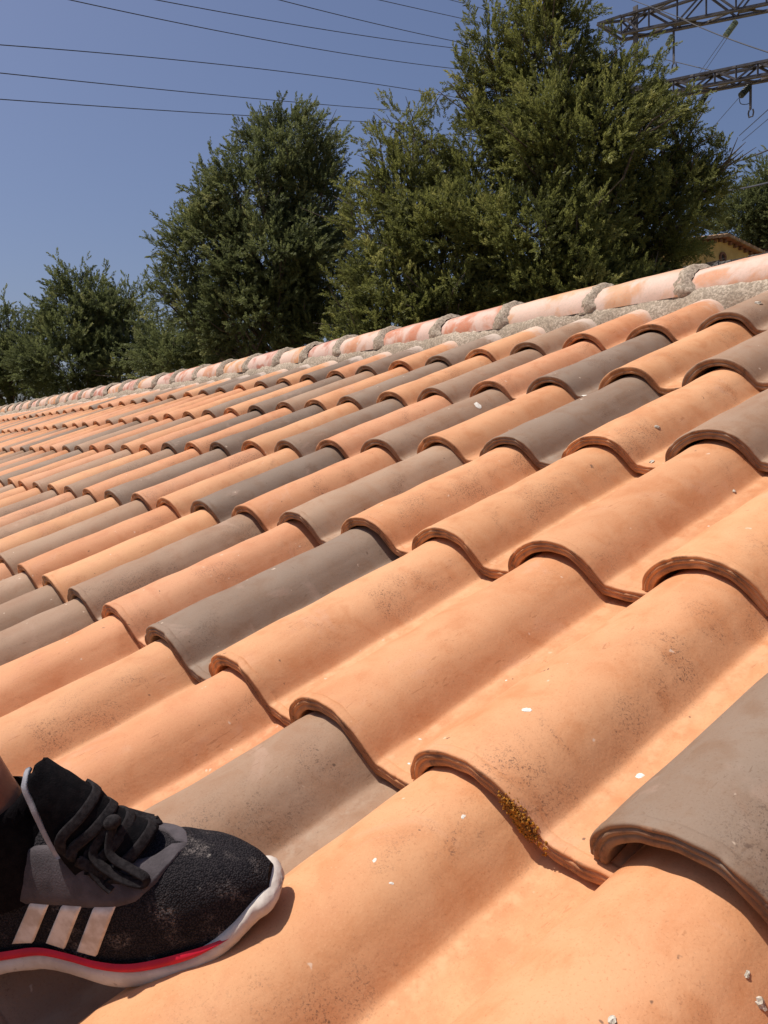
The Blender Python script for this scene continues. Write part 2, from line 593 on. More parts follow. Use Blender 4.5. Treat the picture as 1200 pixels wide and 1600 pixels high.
def collar_mesh(seed):
    """rough mortar fillet filling the mouth of a ridge tile"""
    rg = np.random.RandomState(seed)
    V, F = [], []
    prof = [(-0.018, 0.0960), (-0.013, 0.0984), (-0.006, 0.0998), (0.002, 0.1003), (0.010, 0.0990), (0.018, 0.0945), (0.025, 0.0880), (0.032, 0.0828)]
    na = 44
    ph = rg.rand(6) * 6.28
    for q, (x, r) in enumerate(prof):
        for a in range(na):
            an = math.pi * (a / (na - 1)) * 1.08 - 0.04 * math.pi
            e = 0.004 * math.sin(3 * an + ph[0]) + 0.002 * math.sin(8 * an + ph[1]) + 0.002 * math.sin(17 * an + ph[2] + q)
            # the fillet spreads out towards the mortar bed
            spread = 1 + 0.7 * math.exp(-(an / 0.4) ** 2) + 0.7 * math.exp(-((an - math.pi) / 0.5) ** 2)
            rr = r + rg.normal(0, 0.0011) + 0.0015 * math.sin(11 * an + ph[3] + q * 0.7)
            V.append((x * spread * 0.85 + e, -math.cos(an) * rr * 1.05, math.sin(an) * rr * 0.93))
    n = na
    for a in range(len(prof) - 1):
        for b in range(n - 1):
            F.append((a * n + b, a * n + b + 1, (a + 1) * n + b + 1, (a + 1) * n + b))
    return mesh('mortar_joint_%d' % seed, V, F, M_MORTAR)


RM = [ridge_mesh(k) for k in range(4)]
CM = [collar_mesh(60 + k) for k in range(5)]
joints = [-0.72, -0.36, -0.005, 0.36, 0.72, 1.08, 1.42, 1.83, 2.19, 2.58, 2.91, 3.21, 3.50]
while joints[-1] < 12.2:
    joints.append(joints[-1] + rt.uniform(0.33, 0.36))
RC = [(0.56, 0.27, 0.15), (0.52, 0.20, 0.11), (0.58, 0.29, 0.13), (0.46, 0.18, 0.12), (0.58, 0.32, 0.18)]
order = [0, 0, 0, 4, 0, 4, 2, 1, 1, 0, 3, 2, 3, 2, 0, 1, 3]
for k, jx in enumerate(joints):
    nxt = joints[k + 1] if k + 1 < len(joints) else jx + 0.35
    o = link('ridge_tile', RM[k % 4], roof)
    sc = (nxt - jx + 0.03) / 0.40
    o.matrix_local = Matrix.Translation((-jx, YR, RIDGE_Z + rt.uniform(-0.003, 0.003))) @ RA @ Matrix.Rotation(rt.uniform(-0.02, 0.02), 4, 'Z') @ Matrix.Diagonal((sc, 1, 1, 1))
    c = RC[order[k]] if k < len(order) else rt.choice(RC)
    o.color = (*c, 1)
    c = link('mortar_joint', CM[k % 5], roof)
    c.matrix_local = Matrix.Translation((-jx, YR, RIDGE_Z)) @ RA @ Matrix.Rotation(rt.uniform(-0.10, 0.04), 4, 'Z')

# far slope: a plain run of the same tiles so that the ridge is not an edge of nothing
FAR = Matrix.Translation((0, YR + 0.03, 0.02)) @ Matrix.Rotation(-2 * PITCH, 4, 'X')
for j in range(0, 2):
    for i in range(-8, 56):
        o = link('roof_tile', rt.choice(LOD[2]), roof)
        o.matrix_local = FAR @ Matrix.Translation((-i * TW, 0.42 + j * TL, -0.045)) @ Matrix.Rotation(math.pi, 4, 'Z')
        colr = rt.choice(rt.choices((ORANGE, PINK, TAN, GREY), (58, 14, 16, 12))[0])
        o.color = (*colr, 1)

# ------------------------------------------------------------------ ground and the house under the roof
M_EARTH = simple('dry_earth', (0.24, 0.18, 0.11), (0.13, 0.12, 0.06), 0.35, 0.95, 0.5, 12, 0.05, 0.1)
gm = mesh('ground', [(-900, -900, 0), (900, -900, 0), (900, 900, 0), (-900, 900, 0)], [(0, 1, 2, 3)], M_EARTH, False)
tag(link('ground', gm), kind='structure')


def box(x0, x1, y0, y1, z0, z1):
    return [(x0, y0, z0), (x1, y0, z0), (x1, y1, z0), (x0, y1, z0), (x0, y0, z1), (x1, y0, z1), (x1, y1, z1), (x0, y1, z1)], \
        [(3, 2, 1, 0), (4, 5, 6, 7), (0, 1, 5, 4), (1, 2, 6, 5), (2, 3, 7, 6), (3, 0, 4, 7)]


M_STUCCO = simple('cream_stucco', (0.55, 0.47, 0.34), (0.48, 0.40, 0.28), 3, 0.9, 0.4, 60, 0.01)


def own_house():
    # walls with a gable profile, just under the tiles
    c, s = math.cos(PITCH), math.sin(PITCH)
    ye, yr = -2.6 * TL, YR
    ze = H0 + ye * s - 0.10
    zr = H0 + yr * s - 0.10
    ye *= c
    yr *= c
    yf = yr + 1.05
    zf = zr - 1.05 * math.tan(PITCH)
    V = []
    for x in (-11.9, 1.75):
        V += [(x, ye, 0), (x, yf, 0), (x, yf, zf), (x, yr, zr), (x, ye, ze)]
    F = [(0, 1, 2, 3, 4), (9, 8, 7, 6, 5), (0, 4, 9, 5), (4, 3, 8, 9), (3, 2, 7, 8), (2, 1, 6, 7)]
    return mesh('house_walls', V, F, M_STUCCO, False)


hw = link('house', own_house())
tag(hw, 'cream rendered house body carrying the tiled roof in the foreground', 'house')

# ------------------------------------------------------------------ small marks on the tiles
M_WHITE = simple('bird_lime', (0.80, 0.77, 0.70), (0.62, 0.58, 0.50), 300, 0.9, 0.5, 500)
M_LICHEN = simple('ochre_lichen', (0.48, 0.21, 0.022), (0.20, 0.09, 0.02), 300, 0.95, 0.6, 600)
M_CRUMB = simple('pale_mortar_crumb', (0.62, 0.57, 0.48), (0.34, 0.29, 0.22), 220, 0.95, 0.6, 500)


def local_ray(px, py):
    d = ROOF.to_3x3().inverted() @ ray(px, py)
    return d


def blob(name, seed, mat, rx, ry, rz, jag=0.25):
    bm = bmesh.new()
    bmesh.ops.create_icosphere(bm, subdivisions=2, radius=1)
    rg = random.Random(seed)
    for v in bm.verts:
        k = 1 + rg.uniform(-jag, jag)
        v.co = Vector((v.co.x * rx * k, v.co.y * ry * k, max(v.co.z, -0.3) * rz * k))
    me = bpy.data.meshes.new(name)
    bm.to_mesh(me)
    bm.free()
    me.materials.append(mat)
    return me


bpy.context.view_layer.update()
DG = bpy.context.evaluated_depsgraph_get()


def hit_tile(px, py):
    """where the line of sight through a photo pixel meets the tiles (roof frame)"""
    best = None
    d = local_ray(px, py)
    for key, t in tiles.items():
        mw = t.matrix_local if t.matrix_local else Matrix()
        mw = Matrix.LocRotScale(t.location, t.rotation_euler, None)
        if (t.location - CAML).length > 6:
            continue
        inv = mw.inverted()
        ok, loc, nor, idx = t.ray_cast(inv @ CAML, (inv.to_3x3() @ d))
        if ok:
            p = mw @ loc
            dd = (p - CAML).length
            if best is None or dd < best[0]:
                best = (dd, p, (mw.to_3x3() @ nor).normalized(), t)
    return best


def put(name, me, px, py, lift=0.0, parent=roof, size=1.0):
    h = hit_tile(px, py)
    if not h:
        return None
    o = link(name, me, parent)
    q = h[2].to_track_quat('Z', 'Y')
    m = Matrix.Translation(h[1] + h[2] * lift) @ q.to_matrix().to_4x4() @ Matrix.Rotation(rt.uniform(0, 6), 4, 'Z') @ Matrix.Scale(size, 4)
    if parent is roof:
        o.matrix_local = m
    else:
        o.matrix_world = ROOF @ m
    return o


for k, (px, py, s) in enumerate([(823, 1109, 1.0), (557, 1082, 0.0), (585, 1344, 0.45), (612, 1380, 0.4), (1000, 1212, 0.9), (724, 1276, 0.5), (656, 1155, 0.35), (639, 1193, 0.4),
                                 (913, 618, 1.4), (747, 634, 2.6), (1107, 822, 0.35), (791, 1063, 0.3)]):
    if s:
        put('bird_dropping', blob('bird_dropping_%d' % k, 90 + k, M_WHITE, 0.0046, 0.0030, 0.0005), px, py, size=s)
for k, (px, py, lab) in enumerate([(1167, 1523, 'pale mortar crumb on the orange tile near the lower right corner, upper of two'),
                                   (1187, 1568, 'jagged pale mortar crumb at the very lower right edge of the roof'),
                                   (957, 1594, 'pale mortar crumb at the bottom edge of the picture on an orange tile'),
                                   (1027, 668, 'pale mortar crumb on the orange roll left of the tan tile at right'),
                                   (1018, 722, 'pale mortar crumb in the pan beside the lip of the tan tile at right'),
                                   (1147, 768, 'pale mortar crumb in the tile pan at the right edge below the tan tile'),
                                   (1185, 474, 'pale mortar crumb on the grey tile just under the ridge at right')]):
    o = put('mortar_crumb', blob('mortar_crumb_%d' % k, 120 + k, M_CRUMB, 0.0040, 0.0028, 0.0016, 0.45), px, py, 0.0005, parent=None, size=(.55, 1.0, 0.7, 1.3, 1.4, 0.8, 2.3)[k])
    if o:
        tag(o, lab, 'crumb', 'mortar crumbs lying on the roof tiles')

# lichen on the lip of the near tile: many tiny bumps in one cushion
def lichen():
    t = tiles[(0, 1)]
    rg = random.Random(5)
    P = resample(PROF, 120)
    bm = bmesh.new()
    for k in range(1100):
        u = min(max(rg.gauss(0.5, 0.2), 0), 1)
        qf = 70 + u * 22 + rg.uniform(-0.5, 0.5)
        q = int(qf)
        s, z = P[q] * (1 - (qf - q)) + P[q + 1] * (qf - q)
        dz = P[q + 1] - P[q - 1]
        nrm = np.array([-dz[1], dz[0]])
        nrm /= np.linalg.norm(nrm)
        depth = rg.uniform(-0.0155, 0.001)
        p = Vector((s + nrm[0] * depth, rg.uniform(-0.0026, 0.0002) if depth < -0.001 else rg.uniform(-0.001, 0.005), z + nrm[1] * depth))
        r = rg.choice((0.0004, 0.0006, 0.0008, 0.0013))
        bmesh.ops.create_icosphere(bm, subdivisions=1, radius=r, matrix=Matrix.Translation(p) @ Matrix.Rotation(rg.uniform(0, 3), 4, 'X'))
    me = bpy.data.meshes.new('lichen_patch')
    bm.to_mesh(me)
    bm.free()
    me.materials.append(M_LICHEN)
    o = link('lichen_patch', me, roof)
    o.location = t.location
    o.rotation_euler = t.rotation_euler


lichen()

# ------------------------------------------------------------------ the foot in its trainer
FO = Vector((-0.2085, -0.2515, 0.036))
fa = R(48)
FAX, FRT = Vector((math.cos(fa), math.sin(fa), 0)), Vector((math.sin(fa), -math.cos(fa), 0))
# shoe frame: x = towards the toe, y = to the wearer's left, z = up off the tiles
FOOT = ROOF @ Matrix(((FAX.x, -FRT.x, 0, FO.x), (FAX.y, -FRT.y, 0, FO.y), (0, 0, 1, FO.z), (0, 0, 0, 1)))

ku = [-0.205, -0.195, -0.16, -0.12, -0.09, -0.06, -0.04, -0.02, 0.0, 0.03, 0.058, 0.078, 0.092, 0.101, 0.108]
kr = [0.012, 0.024, 0.034, 0.035, 0.036, 0.039, 0.043, 0.047, 0.050, 0.0505, 0.0475, 0.041, 0.033, 0.0265, 0.019]
kl = [0.012, 0.024, 0.033, 0.034, 0.034, 0.037, 0.041, 0.044, 0.046, 0.045, 0.040, 0.032, 0.0225, 0.0155, 0.008]
kb = [0.024, 0.018, 0.016, 0.019, 0.022, 0.019, 0.010, 0.002, -0.001, 0.000, 0.003, 0.007, 0.011, 0.014, 0.017]
km = [0.056, 0.052, 0.046, 0.042, 0.041, 0.040, 0.034, 0.026, 0.021, 0.019, 0.020, 0.023, 0.026, 0.029, 0.032]
kt = [0.120, 0.118, 0.112, 0.106, 0.108, 0.114, 0.118, 0.112, 0.100, 0.082, 0.071, 0.063, 0.055, 0.048, 0.038]


def smooth_interp(u, K, D):
    # monotone-ish cubic (Catmull-Rom on uneven knots)
    K = np.array(K)
    D = np.array(D)
    m = np.gradient(D, K)
    i = int(np.clip(np.searchsorted(K, u) - 1, 0, len(K) - 2))
    h = K[i + 1] - K[i]
    t = (np.clip(u, K[0], K[-1]) - K[i]) / h
    return float((2 * t**3 - 3 * t**2 + 1) * D[i] + (t**3 - 2 * t**2 + t) * h * m[i] + (-2 * t**3 + 3 * t**2) * D[i + 1] + (t**3 - t**2) * h * m[i + 1])


def shp(u):
    return [smooth_interp(u, ku, k) for k in (kr, kl, kb, km, kt)]


def up_pt(u, t, off=0.0):
    """point of the upper: t=0 right rim, 1 left rim"""
    r, l, b, m, h = shp(u)
    inset = 0.003
    a = math.pi * t
    c, s = math.cos(a), math.sin(a)
    cc = math.copysign(abs(c) ** 0.80, c)
    e = (0.78 - 0.2 * min(1, max(0, (u - 0.03) / 0.06))) if u > -0.02 else 0.78 + min(1.0, (-0.02 - u) / 0.05) * 0.12
    ss = abs(s) ** e
    wv = (r - inset + off) if c > 0 else (l - inset + off)
    y = -cc * wv
    z = m - 0.004 + (h - m + 0.004 + off) * ss
    x = u + (off * 0.8 if u > 0.08 else 0)
    return Vector((x, y, z))


def t_for_h(u, z, off=0.0):
    lo, hi = 0.0, 0.5
    for _ in range(24):
        md = (lo + hi) / 2
        if up_pt(u, md, off).z < z:
            lo = md
        else:
            hi = md
    return (lo + hi) / 2


def grid_mesh(name, fn, nu, nv, mat, thick=0.0, closeu=False):
    V, F = [], []
    for a in range(nu):
        for b in range(nv):
            V.append(fn(a / (nu - 1), b / (nv - 1)))
    for a in range(nu - 1):
        for b in range(nv - 1):
            F.append((a * nv + b, a * nv + b + 1, (a + 1) * nv + b + 1, (a + 1) * nv + b))
    me = mesh(name, V, F, mat)
    return me


def mesh_fabric():
    m = N('black_knit')
    o, v = m.coord(False)
    mp = m.n('Mapping')
    mp.inputs['Rotation'].default_value = (0, 0, 0.2)
    m.l(v, mp.inputs['Vector'])
    vo = m.n('TexVoronoi')
    vo.inputs['Scale'].default_value = 760
    m.l(mp.outputs[0], vo.inputs['Vector'])
    h = vo.outputs['Distance']
    n1 = m.noise(v, 40, 4, 0.6)
    col = m.mix(m.ramp(h, 0.2, 0.7), (0.030, 0.026, 0.028), (0.010, 0.009, 0.011))
    dust = m.math('MULTIPLY', m.ramp(n1, 0.50, 0.70), m.ramp(m.noise(v, 500, 3, 0.8), 0.45, 0.6))
    col = m.mix(m.math('MULTIPLY', dust, 0.55), col, (0.26, 0.22, 0.20))
    d2 = m.ramp(m.noise(v, 75, 3, 0.6), 0.70, 0.78, 0, 0.6)
    col = m.mix(d2, col, (0.30, 0.27, 0.24))
    nb = m.bump(h, 0.8, 0.0012)
    nb = m.bump(m.noise(v, 60, 3), 0.4, 0.002, nb)
    return m.fin(col, 0.95, nb, 0.12)


def foam():
    m = N('white_foam_sole')
    o, v = m.coord(False)
    n1 = m.noise(v, 30, 5, 0.6)
    n2 = m.noise(v, 160, 5, 0.75)
    col = m.mix(m.ramp(n1, 0.35, 0.7), (0.66, 0.60, 0.53), (0.50, 0.43, 0.37))
    col = m.mix(m.ramp(n2, 0.60, 0.72, 0, 0.55), col, (0.30, 0.23, 0.18))
    vo = m.n('TexVoronoi')
    vo.inputs['Scale'].default_value = 230
    m.l(v, vo.inputs['Vector'])
    nb = m.bump(vo.outputs['Distance'], 0.35, 0.0008)
    nb = m.bump(n1, 0.25, 0.0012, nb)
    return m.fin(col, 0.65, nb, 0.3)


M_KNIT = mesh_fabric()
M_FOAM = foam()
M_RED = simple('red_trim', (0.62, 0.012, 0.035), (0.50, 0.010, 0.03), 60, 0.45, 0.2, 300)
M_SUEDE = simple('grey_overlay', (0.085, 0.072, 0.078), (0.052, 0.044, 0.048), 60, 0.85, 0.5, 700)
M_STRIPE = simple('white_leather', (0.72, 0.66, 0.60), (0.50, 0.42, 0.35), 70, 0.5, 0.3, 260)
M_LACE = simple('black_lace', (0.028, 0.025, 0.026), (0.014, 0.012, 0.013), 300, 0.95, 0.9, 1500, 0.0006, 0.08)
M_SOCK = simple('black_sock', (0.008, 0.007, 0.008), (0.005, 0.004, 0.005), 200, 0.98, 0.6, 900, 0.001, 0.05)
M_TONGUE = simple('black_tongue', (0.009, 0.008, 0.009), (0.005, 0.005, 0.006), 200, 0.98, 0.6, 900, 0.001, 0.05)
M_PIPING = simple('pale_grey_piping', (0.30, 0.30, 0.33), (0.24, 0.24, 0.27), 200, 0.6, 0.3, 900)


def skin_mat():
    m = N('tanned_skin')
    o, v = m.coord(False)
    col = m.mix(m.ramp(m.noise(v, 45, 5), 0.35, 0.65), (0.36, 0.17, 0.10), (0.28, 0.12, 0.07))
    m.b.inputs['Subsurface Weight'].default_value = 0.08
    m.b.inputs['Subsurface Radius'].default_value = (0.01, 0.004, 0.002)
    return m.fin(col, 0.55, m.bump(m.noise(v, 400, 4), 0.3, 0.0006), 0.35)


M_SKIN = skin_mat()
M_SHORTS = simple('dark_shorts', (0.03, 0.035, 0.05), (0.02, 0.022, 0.03), 60, 0.95, 0.5, 500)

# the leg: one continuous skinned surface from inside the shoe to mid-thigh
person = empty('person', FOOT @ Vector((-0.14, 0, 0.02)), 'person in dark shorts with one foot in a black trainer planted on the roof tiles', 'person')
sk = bpy.data.meshes.new('leg_skeleton')
Lup = ROOF.to_3x3().inverted()


def leg_body():
    # joints in the shoe frame
    ws = [((0.045, -0.002, 0.042), 0.022), ((0.0, 0.0, 0.050), 0.029), ((-0.06, 0.0, 0.070), 0.030), ((-0.084, 0.0, 0.098), 0.034),
          ((-0.084, 0.0, 0.130), 0.033), ((-0.086, 0.000, 0.170), 0.034), ((-0.120, 0.008, 0.250), 0.046), ((-0.175, 0.018, 0.335), 0.052),
          ((-0.205, 0.022, 0.410), 0.047), ((-0.232, 0.024, 0.465), 0.054), ((-0.300, 0.018, 0.475), 0.058), ((-0.410, 0.008, 0.445), 0.072), ((-0.53, 0.0, 0.41), 0.082)]
    heel = ((-0.165, 0.0, 0.066), 0.030)
    me = bpy.data.meshes.new('person_leg')
    V = [p for p, r in ws] + [heel[0]]
    Ed = [(k, k + 1) for k in range(len(ws) - 1)] + [(3, len(ws))]
    me.from_pydata(V, Ed, [])
    o = bpy.data.objects.new('leg', me)
    COL.objects.link(o)
    sm = o.modifiers.new('skin', 'SKIN')
    for k, r in enumerate([r for p, r in ws] + [heel[1]]):
        me.skin_vertices[0].data[k].radius = (r, r)
    me.skin_vertices[0].data[10].use_root = True
    sb = o.modifiers.new('sub', 'SUBSURF')
    sb.levels = sb.render_levels = 2
    bpy.context.view_layer.update()
    dg = bpy.context.evaluated_depsgraph_get()
    nm = bpy.data.meshes.new_from_object(o.evaluated_get(dg))
    bpy.data.objects.remove(o)
    nm.materials.clear()
    nm.materials.append(M_SKIN)
    nm.polygons.foreach_set('use_smooth', [True] * len(nm.polygons))
    return nm


def part(name, me, parent, label=None):
    o = link(name, me, parent)
    if parent is person:
        o.matrix_world = FOOT
        o.matrix_parent_inverse = Matrix.Translation(-person.location)
        o.matrix_basis = FOOT
    if label:
        o['label'] = label
    return o


part('leg', leg_body(), person)


def tube_rings(rings, mat, name, nseg=24):
    V, F = [], []
    for c, n, ra, rb in rings:
        c = Vector(c)
        n = Vector(n).normalized()
        a = n.cross(Vector((0, 1, 0))).normalized()
        b = n.cross(a).normalized()
        for k in range(nseg):
            th = 2 * math.pi * k / nseg
            V.append(c + a * math.cos(th) * ra + b * math.sin(th) * rb)
    for q in range(len(rings) - 1):
        for k in range(nseg):
            k2 = (k + 1) % nseg
            F.append((q * nseg + k, q * nseg + k2, (q + 1) * nseg + k2, (q + 1) * nseg + k))
    return mesh(name, V, F, mat)


part('sock', tube_rings([((-0.072, 0, 0.075), (-0.1, 0, 1), 0.046, 0.034), ((-0.080, 0, 0.10), (-0.2, 0, 1), 0.046, 0.037), ((-0.083, 0, 0.120), (-0.1, 0, 1), 0.041, 0.037),
                         ((-0.084, 0.0, 0.130), (-0.0, 0, 1), 0.0395, 0.0365), ((-0.085, 0.001, 0.141), (-0.0, 0, 1), 0.0395, 0.0370), ((-0.085, 0.001, 0.143), (-0.0, 0, 1), 0.036, 0.0345)], M_SOCK, 'sock'), person)
part('shorts_leg', tube_rings([((-0.33, 0.015, 0.468), (-1, 0, -0.3), 0.084, 0.084), ((-0.332, 0.015, 0.468), (-1, 0, -0.3), 0.088, 0.088), ((-0.44, 0.008, 0.445), (-1, 0, -0.3), 0.093, 0.095), ((-0.58, 0, 0.405), (-1, 0, -0.3), 0.10, 0.10),
                               ((-0.585, 0, 0.404), (-1, 0, -0.3), 0.01, 0.01)], M_SHORTS, 'shorts_leg'), person)

# sneaker: an Empty under the person would be a part with sub-parts; use the upper's mesh as that part
US = list(np.concatenate([np.linspace(-0.205, 0.078, 60), 0.078 + 0.030 * np.sin(np.linspace(0.1, 1, 16) * math.pi / 2)]))


def upper_mesh():
    V, F = [], []
    nv = 37
    for u in US:
        for b in range(nv):
            t = b / (nv - 1)
            p = up_pt(u, t)
            # ankle opening: sink the top behind the tongue
            if u < -0.045 and 0.30 < t < 0.70:
                k = min(1, (-0.045 - u) / 0.03) * min(1, (u + 0.198) / 0.03 if u < -0.168 else 1) * (math.cos((t - 0.5) / 0.2 * math.pi / 2) ** 0.5)
                p.z -= 0.045 * max(k, 0)
            # shallow creases across the toe break
            p.z += 0.0010 * math.sin(u * 260 + 3 * t) * math.exp(-((u - 0.03) / 0.03) ** 2) * math.sin(math.pi * t)
            V.append(p)
    for a in range(len(US) - 1):
        for b in range(nv - 1):
            F.append((a * nv + b, a * nv + b + 1, (a + 1) * nv + b + 1, (a + 1) * nv + b))
    F.append(tuple(range(nv)))
    F.append(tuple(((len(US) - 1) * nv + b for b in range(nv - 1, -1, -1))))
    return mesh('sneaker', V, F, M_KNIT)


sneaker = part('sneaker', upper_mesh(), person, 'black knit trainer with white foam sole, red trim and three white stripes')


def sub(name, me, label=None):
    o = link(name, me, sneaker)
    if label:
        o['label'] = label
    return o


def sole_mesh():
    V, F = [], []
    rg = np.random.RandomState(3)
    nv = 34
    us = list(np.linspace(-0.205, 0.078, 56)) + list(0.078 + 0.035 * np.sin(np.linspace(0.08, 1, 20) * math.pi / 2))
    for u in us:
        r, l, b, m, h = shp(min(u, 0.108))
        if u > 0.099:
            r, l, b, m, h = shp(0.099)
            k = math.sqrt(max(0.0, 1 - ((u - 0.099) / 0.0140) ** 2))
            cy, hw_ = (r - l) / 2, (r + l) / 2
            r, l = cy + hw_ * k, -cy + hw_ * k
        # toe bumper rises
        bump = 0.007 * max(0, min(1, (u - 0.060) / 0.034)) ** 1.5
        mm = m + bump
        hh = (mm - b) / 2 * (1 if u <= 0.099 else (0.02 + 0.98 * k))
        cz = (mm + b) / 2
        for q in range(nv):
            a = 2 * math.pi * q / nv
            c, s = math.cos(a), math.sin(a)
            ex = 0.35 + 0.35 * max(0, min(1, (u - 0.062) / 0.03))
            px = math.copysign(abs(c) ** ex, c)
            pz = math.copysign(abs(s) ** 0.75, s)
            wv = (r + 0.0035 if c > 0 else l + 0.0035)
            V.append((u + rg.normal(0, 0.0002), -px * wv + rg.normal(0, 0.00015), cz + pz * hh + 0.0006 * math.sin(u * 90 + a * 2)))
    n = nv
    for a in range(len(us) - 1):
        for b in range(n):
            b2 = (b + 1) % n
            F.append((a * n + b, a * n + b2, (a + 1) * n + b2, (a + 1) * n + b))
    F.append(tuple(range(n)))
    F.append(tuple((len(us) - 1) * n + b for b in range(n - 1, -1, -1)))
    return mesh('sole', V, F, M_FOAM)


sub('sole', sole_mesh())


def trim_fn(a, b):
    u = -0.20 + a * 0.279
    r, l, bb, m, h = shp(u)
    wd = 0.0068 * math.sin(min(1, (1 - a) * 7 + 0.02) * math.pi / 2)
    z0 = m - 0.0035
    z = z0 + wd * b
    q = math.sin(b * math.pi)
    return Vector((u, -(r + 0.0015 + 0.0022 * q - 0.0010 * b), z))


sub('red_trim', grid_mesh('red_trim', trim_fn, 90, 7, M_RED))


def quad_patch(name, corners, mat, off=0.0016, nu=14, nv=14, edge=True):
    """patch glued on the right side of the upper; corners (u,z): bottom-left, top-left, top-right, bottom-right"""
    bl, tl, tr, br = [np.array(c) for c in corners]

    def fn(a, b, o=off):
        p = (bl * (1 - a) + br * a) * (1 - b) + (tl * (1 - a) + tr * a) * b
        t = t_for_h(p[0], p[1])
        return up_pt(p[0], t, o)
    V, F = [], []
    for a in range(nu):
        for b in range(nv):
            A, B = a / (nu - 1), b / (nv - 1)
            rim = min(A, 1 - A, B, 1 - B) < 0.01
            V.append(fn(A, B, -0.0006 if rim else off))
    for a in range(nu - 1):
        for b in range(nv - 1):
            F.append((a * nv + b, a * nv + b + 1, (a + 1) * nv + b + 1, (a + 1) * nv + b))
    return mesh(name, V, F, mat)


STR = [[(-0.086, 0.046), (-0.054, 0.079), (-0.038, 0.076), (-0.068, 0.044)],
       [(-0.058, 0.043), (-0.028, 0.075), (-0.012, 0.072), (-0.044, 0.036)],
       [(-0.035, 0.034), (-0.004, 0.070), (0.012, 0.066), (-0.020, 0.028)]]
for c in STR:
    sub('stripe', quad_patch('stripe', c, M_STRIPE))
sub('stripe', quad_patch('heel_stripe', [(-0.125, 0.050), (-0.105, 0.086), (-0.092, 0.084), (-0.110, 0.048)], M_STRIPE))


def eyestay(side):
    # band between the stripes and the laces; follows the throat, closes over the vamp at the front
    def fn(a, b):
        u = -0.16 + a * 0.216
        lowz = np.interp(u, [-0.16, -0.08, -0.03, 0.008], [0.082, 0.079, 0.073, 0.064])
        tl = t_for_h(min(u, 0.062), min(lowz, shp(u)[4] - 0.002)) if side > 0 else 0
        if u > 0.008:
            tl = np.interp(u, [0.008, 0.026, 0.040, 0.050, 0.056], [t_for_h(0.008, 0.064), 0.215, 0.30, 0.40, 0.499])
        tl = min(tl, 0.499)
        th = np.interp(u, [-0.16, -0.115, -0.06, 0.0, 0.025, 0.038, 0.046, 0.056], [0.26, 0.30, 0.37, 0.395, 0.405, 0.44, 0.499, 0.4995])
        th = max(th, tl + 0.004)
        t = tl + (th - tl) * b
        if side < 0:
            t = 1 - t
        rim = b < 0.01 or b > 0.99 or a < 0.005 or a > 0.995
        return up_pt(u, t, -0.0005 if rim else 0.0019)
    return fn


me = grid_mesh('eyestay', eyestay(1), 70, 14, M_SUEDE)
sub('eyestay', me)


def eyestay_left(a, b):
    u = -0.16 + a * 0.216
    tl = np.interp(u, [-0.16, 0.0, 0.035, 0.050, 0.056], [0.74, 0.72, 0.68, 0.60, 0.501])
    th = np.interp(u, [-0.16, -0.06, 0.0, 0.025, 0.038, 0.046, 0.056], [0.71, 0.63, 0.605, 0.595, 0.56, 0.501, 0.5005])
    t = th + (tl - th) * b
    rim = b < 0.01 or b > 0.99 or a < 0.005 or a > 0.995
    return up_pt(u, t, -0.0005 if rim else 0.0018)


sub('eyestay', grid_mesh('eyestay_far', eyestay_left, 50, 14, M_SUEDE))


def surf_n(p):
    return Vector((0.1, p.y, max(p.z - 0.045, 0.01))).normalized()


def solid_strip(name, pts, widths, thick, mat, side=Vector((0, 1, 0)), flat=False):
    V, F = [], []
    n = len(pts)
    for k, p in enumerate(pts):
        d = (pts[min(k + 1, n - 1)] - pts[max(k - 1, 0)]).normalized()
        s = d.cross(surf_n(p)).normalized() if flat else (side - d * side.dot(d)).normalized()
        nn = d.cross(s).normalized()
        w_ = widths[k]
        for (a, b) in ((-1, -1), (-0.6, -1.2), (0.6, -1.2), (1, -1), (1, 1), (0.6, 1.2), (-0.6, 1.2), (-1, 1)):
            V.append(p + s * a * w_ + nn * b * thick)
    for k in range(n - 1):
        for q in range(8):
            q2 = (q + 1) % 8
            F.append((k * 8 + q, k * 8 + q2, (k + 1) * 8 + q2, (k + 1) * 8 + q))
    F.append(tuple(range(8)))
    F.append(tuple((n - 1) * 8 + q for q in range(7, -1, -1)))
    return mesh(name, V, F, mat)


def bez(p, n=24):
    p = [Vector(q) for q in p]
    out = []
    P = [p[0]] + p + [p[-1]]
    for k in range(1, len(P) - 2):
        p0, p1, p2, p3 = P[k - 1:k + 3]
        for q in range(n):
            t = q / n
            out.append(0.5 * ((2 * p1) + (-p0 + p2) * t + (2 * p0 - 5 * p1 + 4 * p2 - p3) * t * t + (-p0 + 3 * p1 - 3 * p2 + p3) * t ** 3))
    out.append(p[-1])
    return out


# tongue standing up out of the throat
def tongue_fn(a, b):
    # a along: from the throat to the tip; b across
    path = [(0.034, 0.084), (0.014, 0.103), (0.000, 0.126), (-0.012, 0.144), (-0.026, 0.163)]
    P = bez([(x, 0, z) for x, z in path], 10)
    fi = min(a * (len(P) - 1), len(P) - 1.001)
    c = P[int(fi)].lerp(P[int(fi) + 1], fi - int(fi))
    wd = np.interp(a, [0, 0.4, 0.75, 0.93, 1], [0.026, 0.025, 0.018, 0.011, 0.004])
    v = (b * 2 - 1)
    return Vector((c.x - 0.036 * v * v * (1 - a) ** 0.8, -v * wd - 0.002, c.z - 0.016 * v * v * (1 - a) + 0.0004 * math.sin(a * 40 + v * 3)))


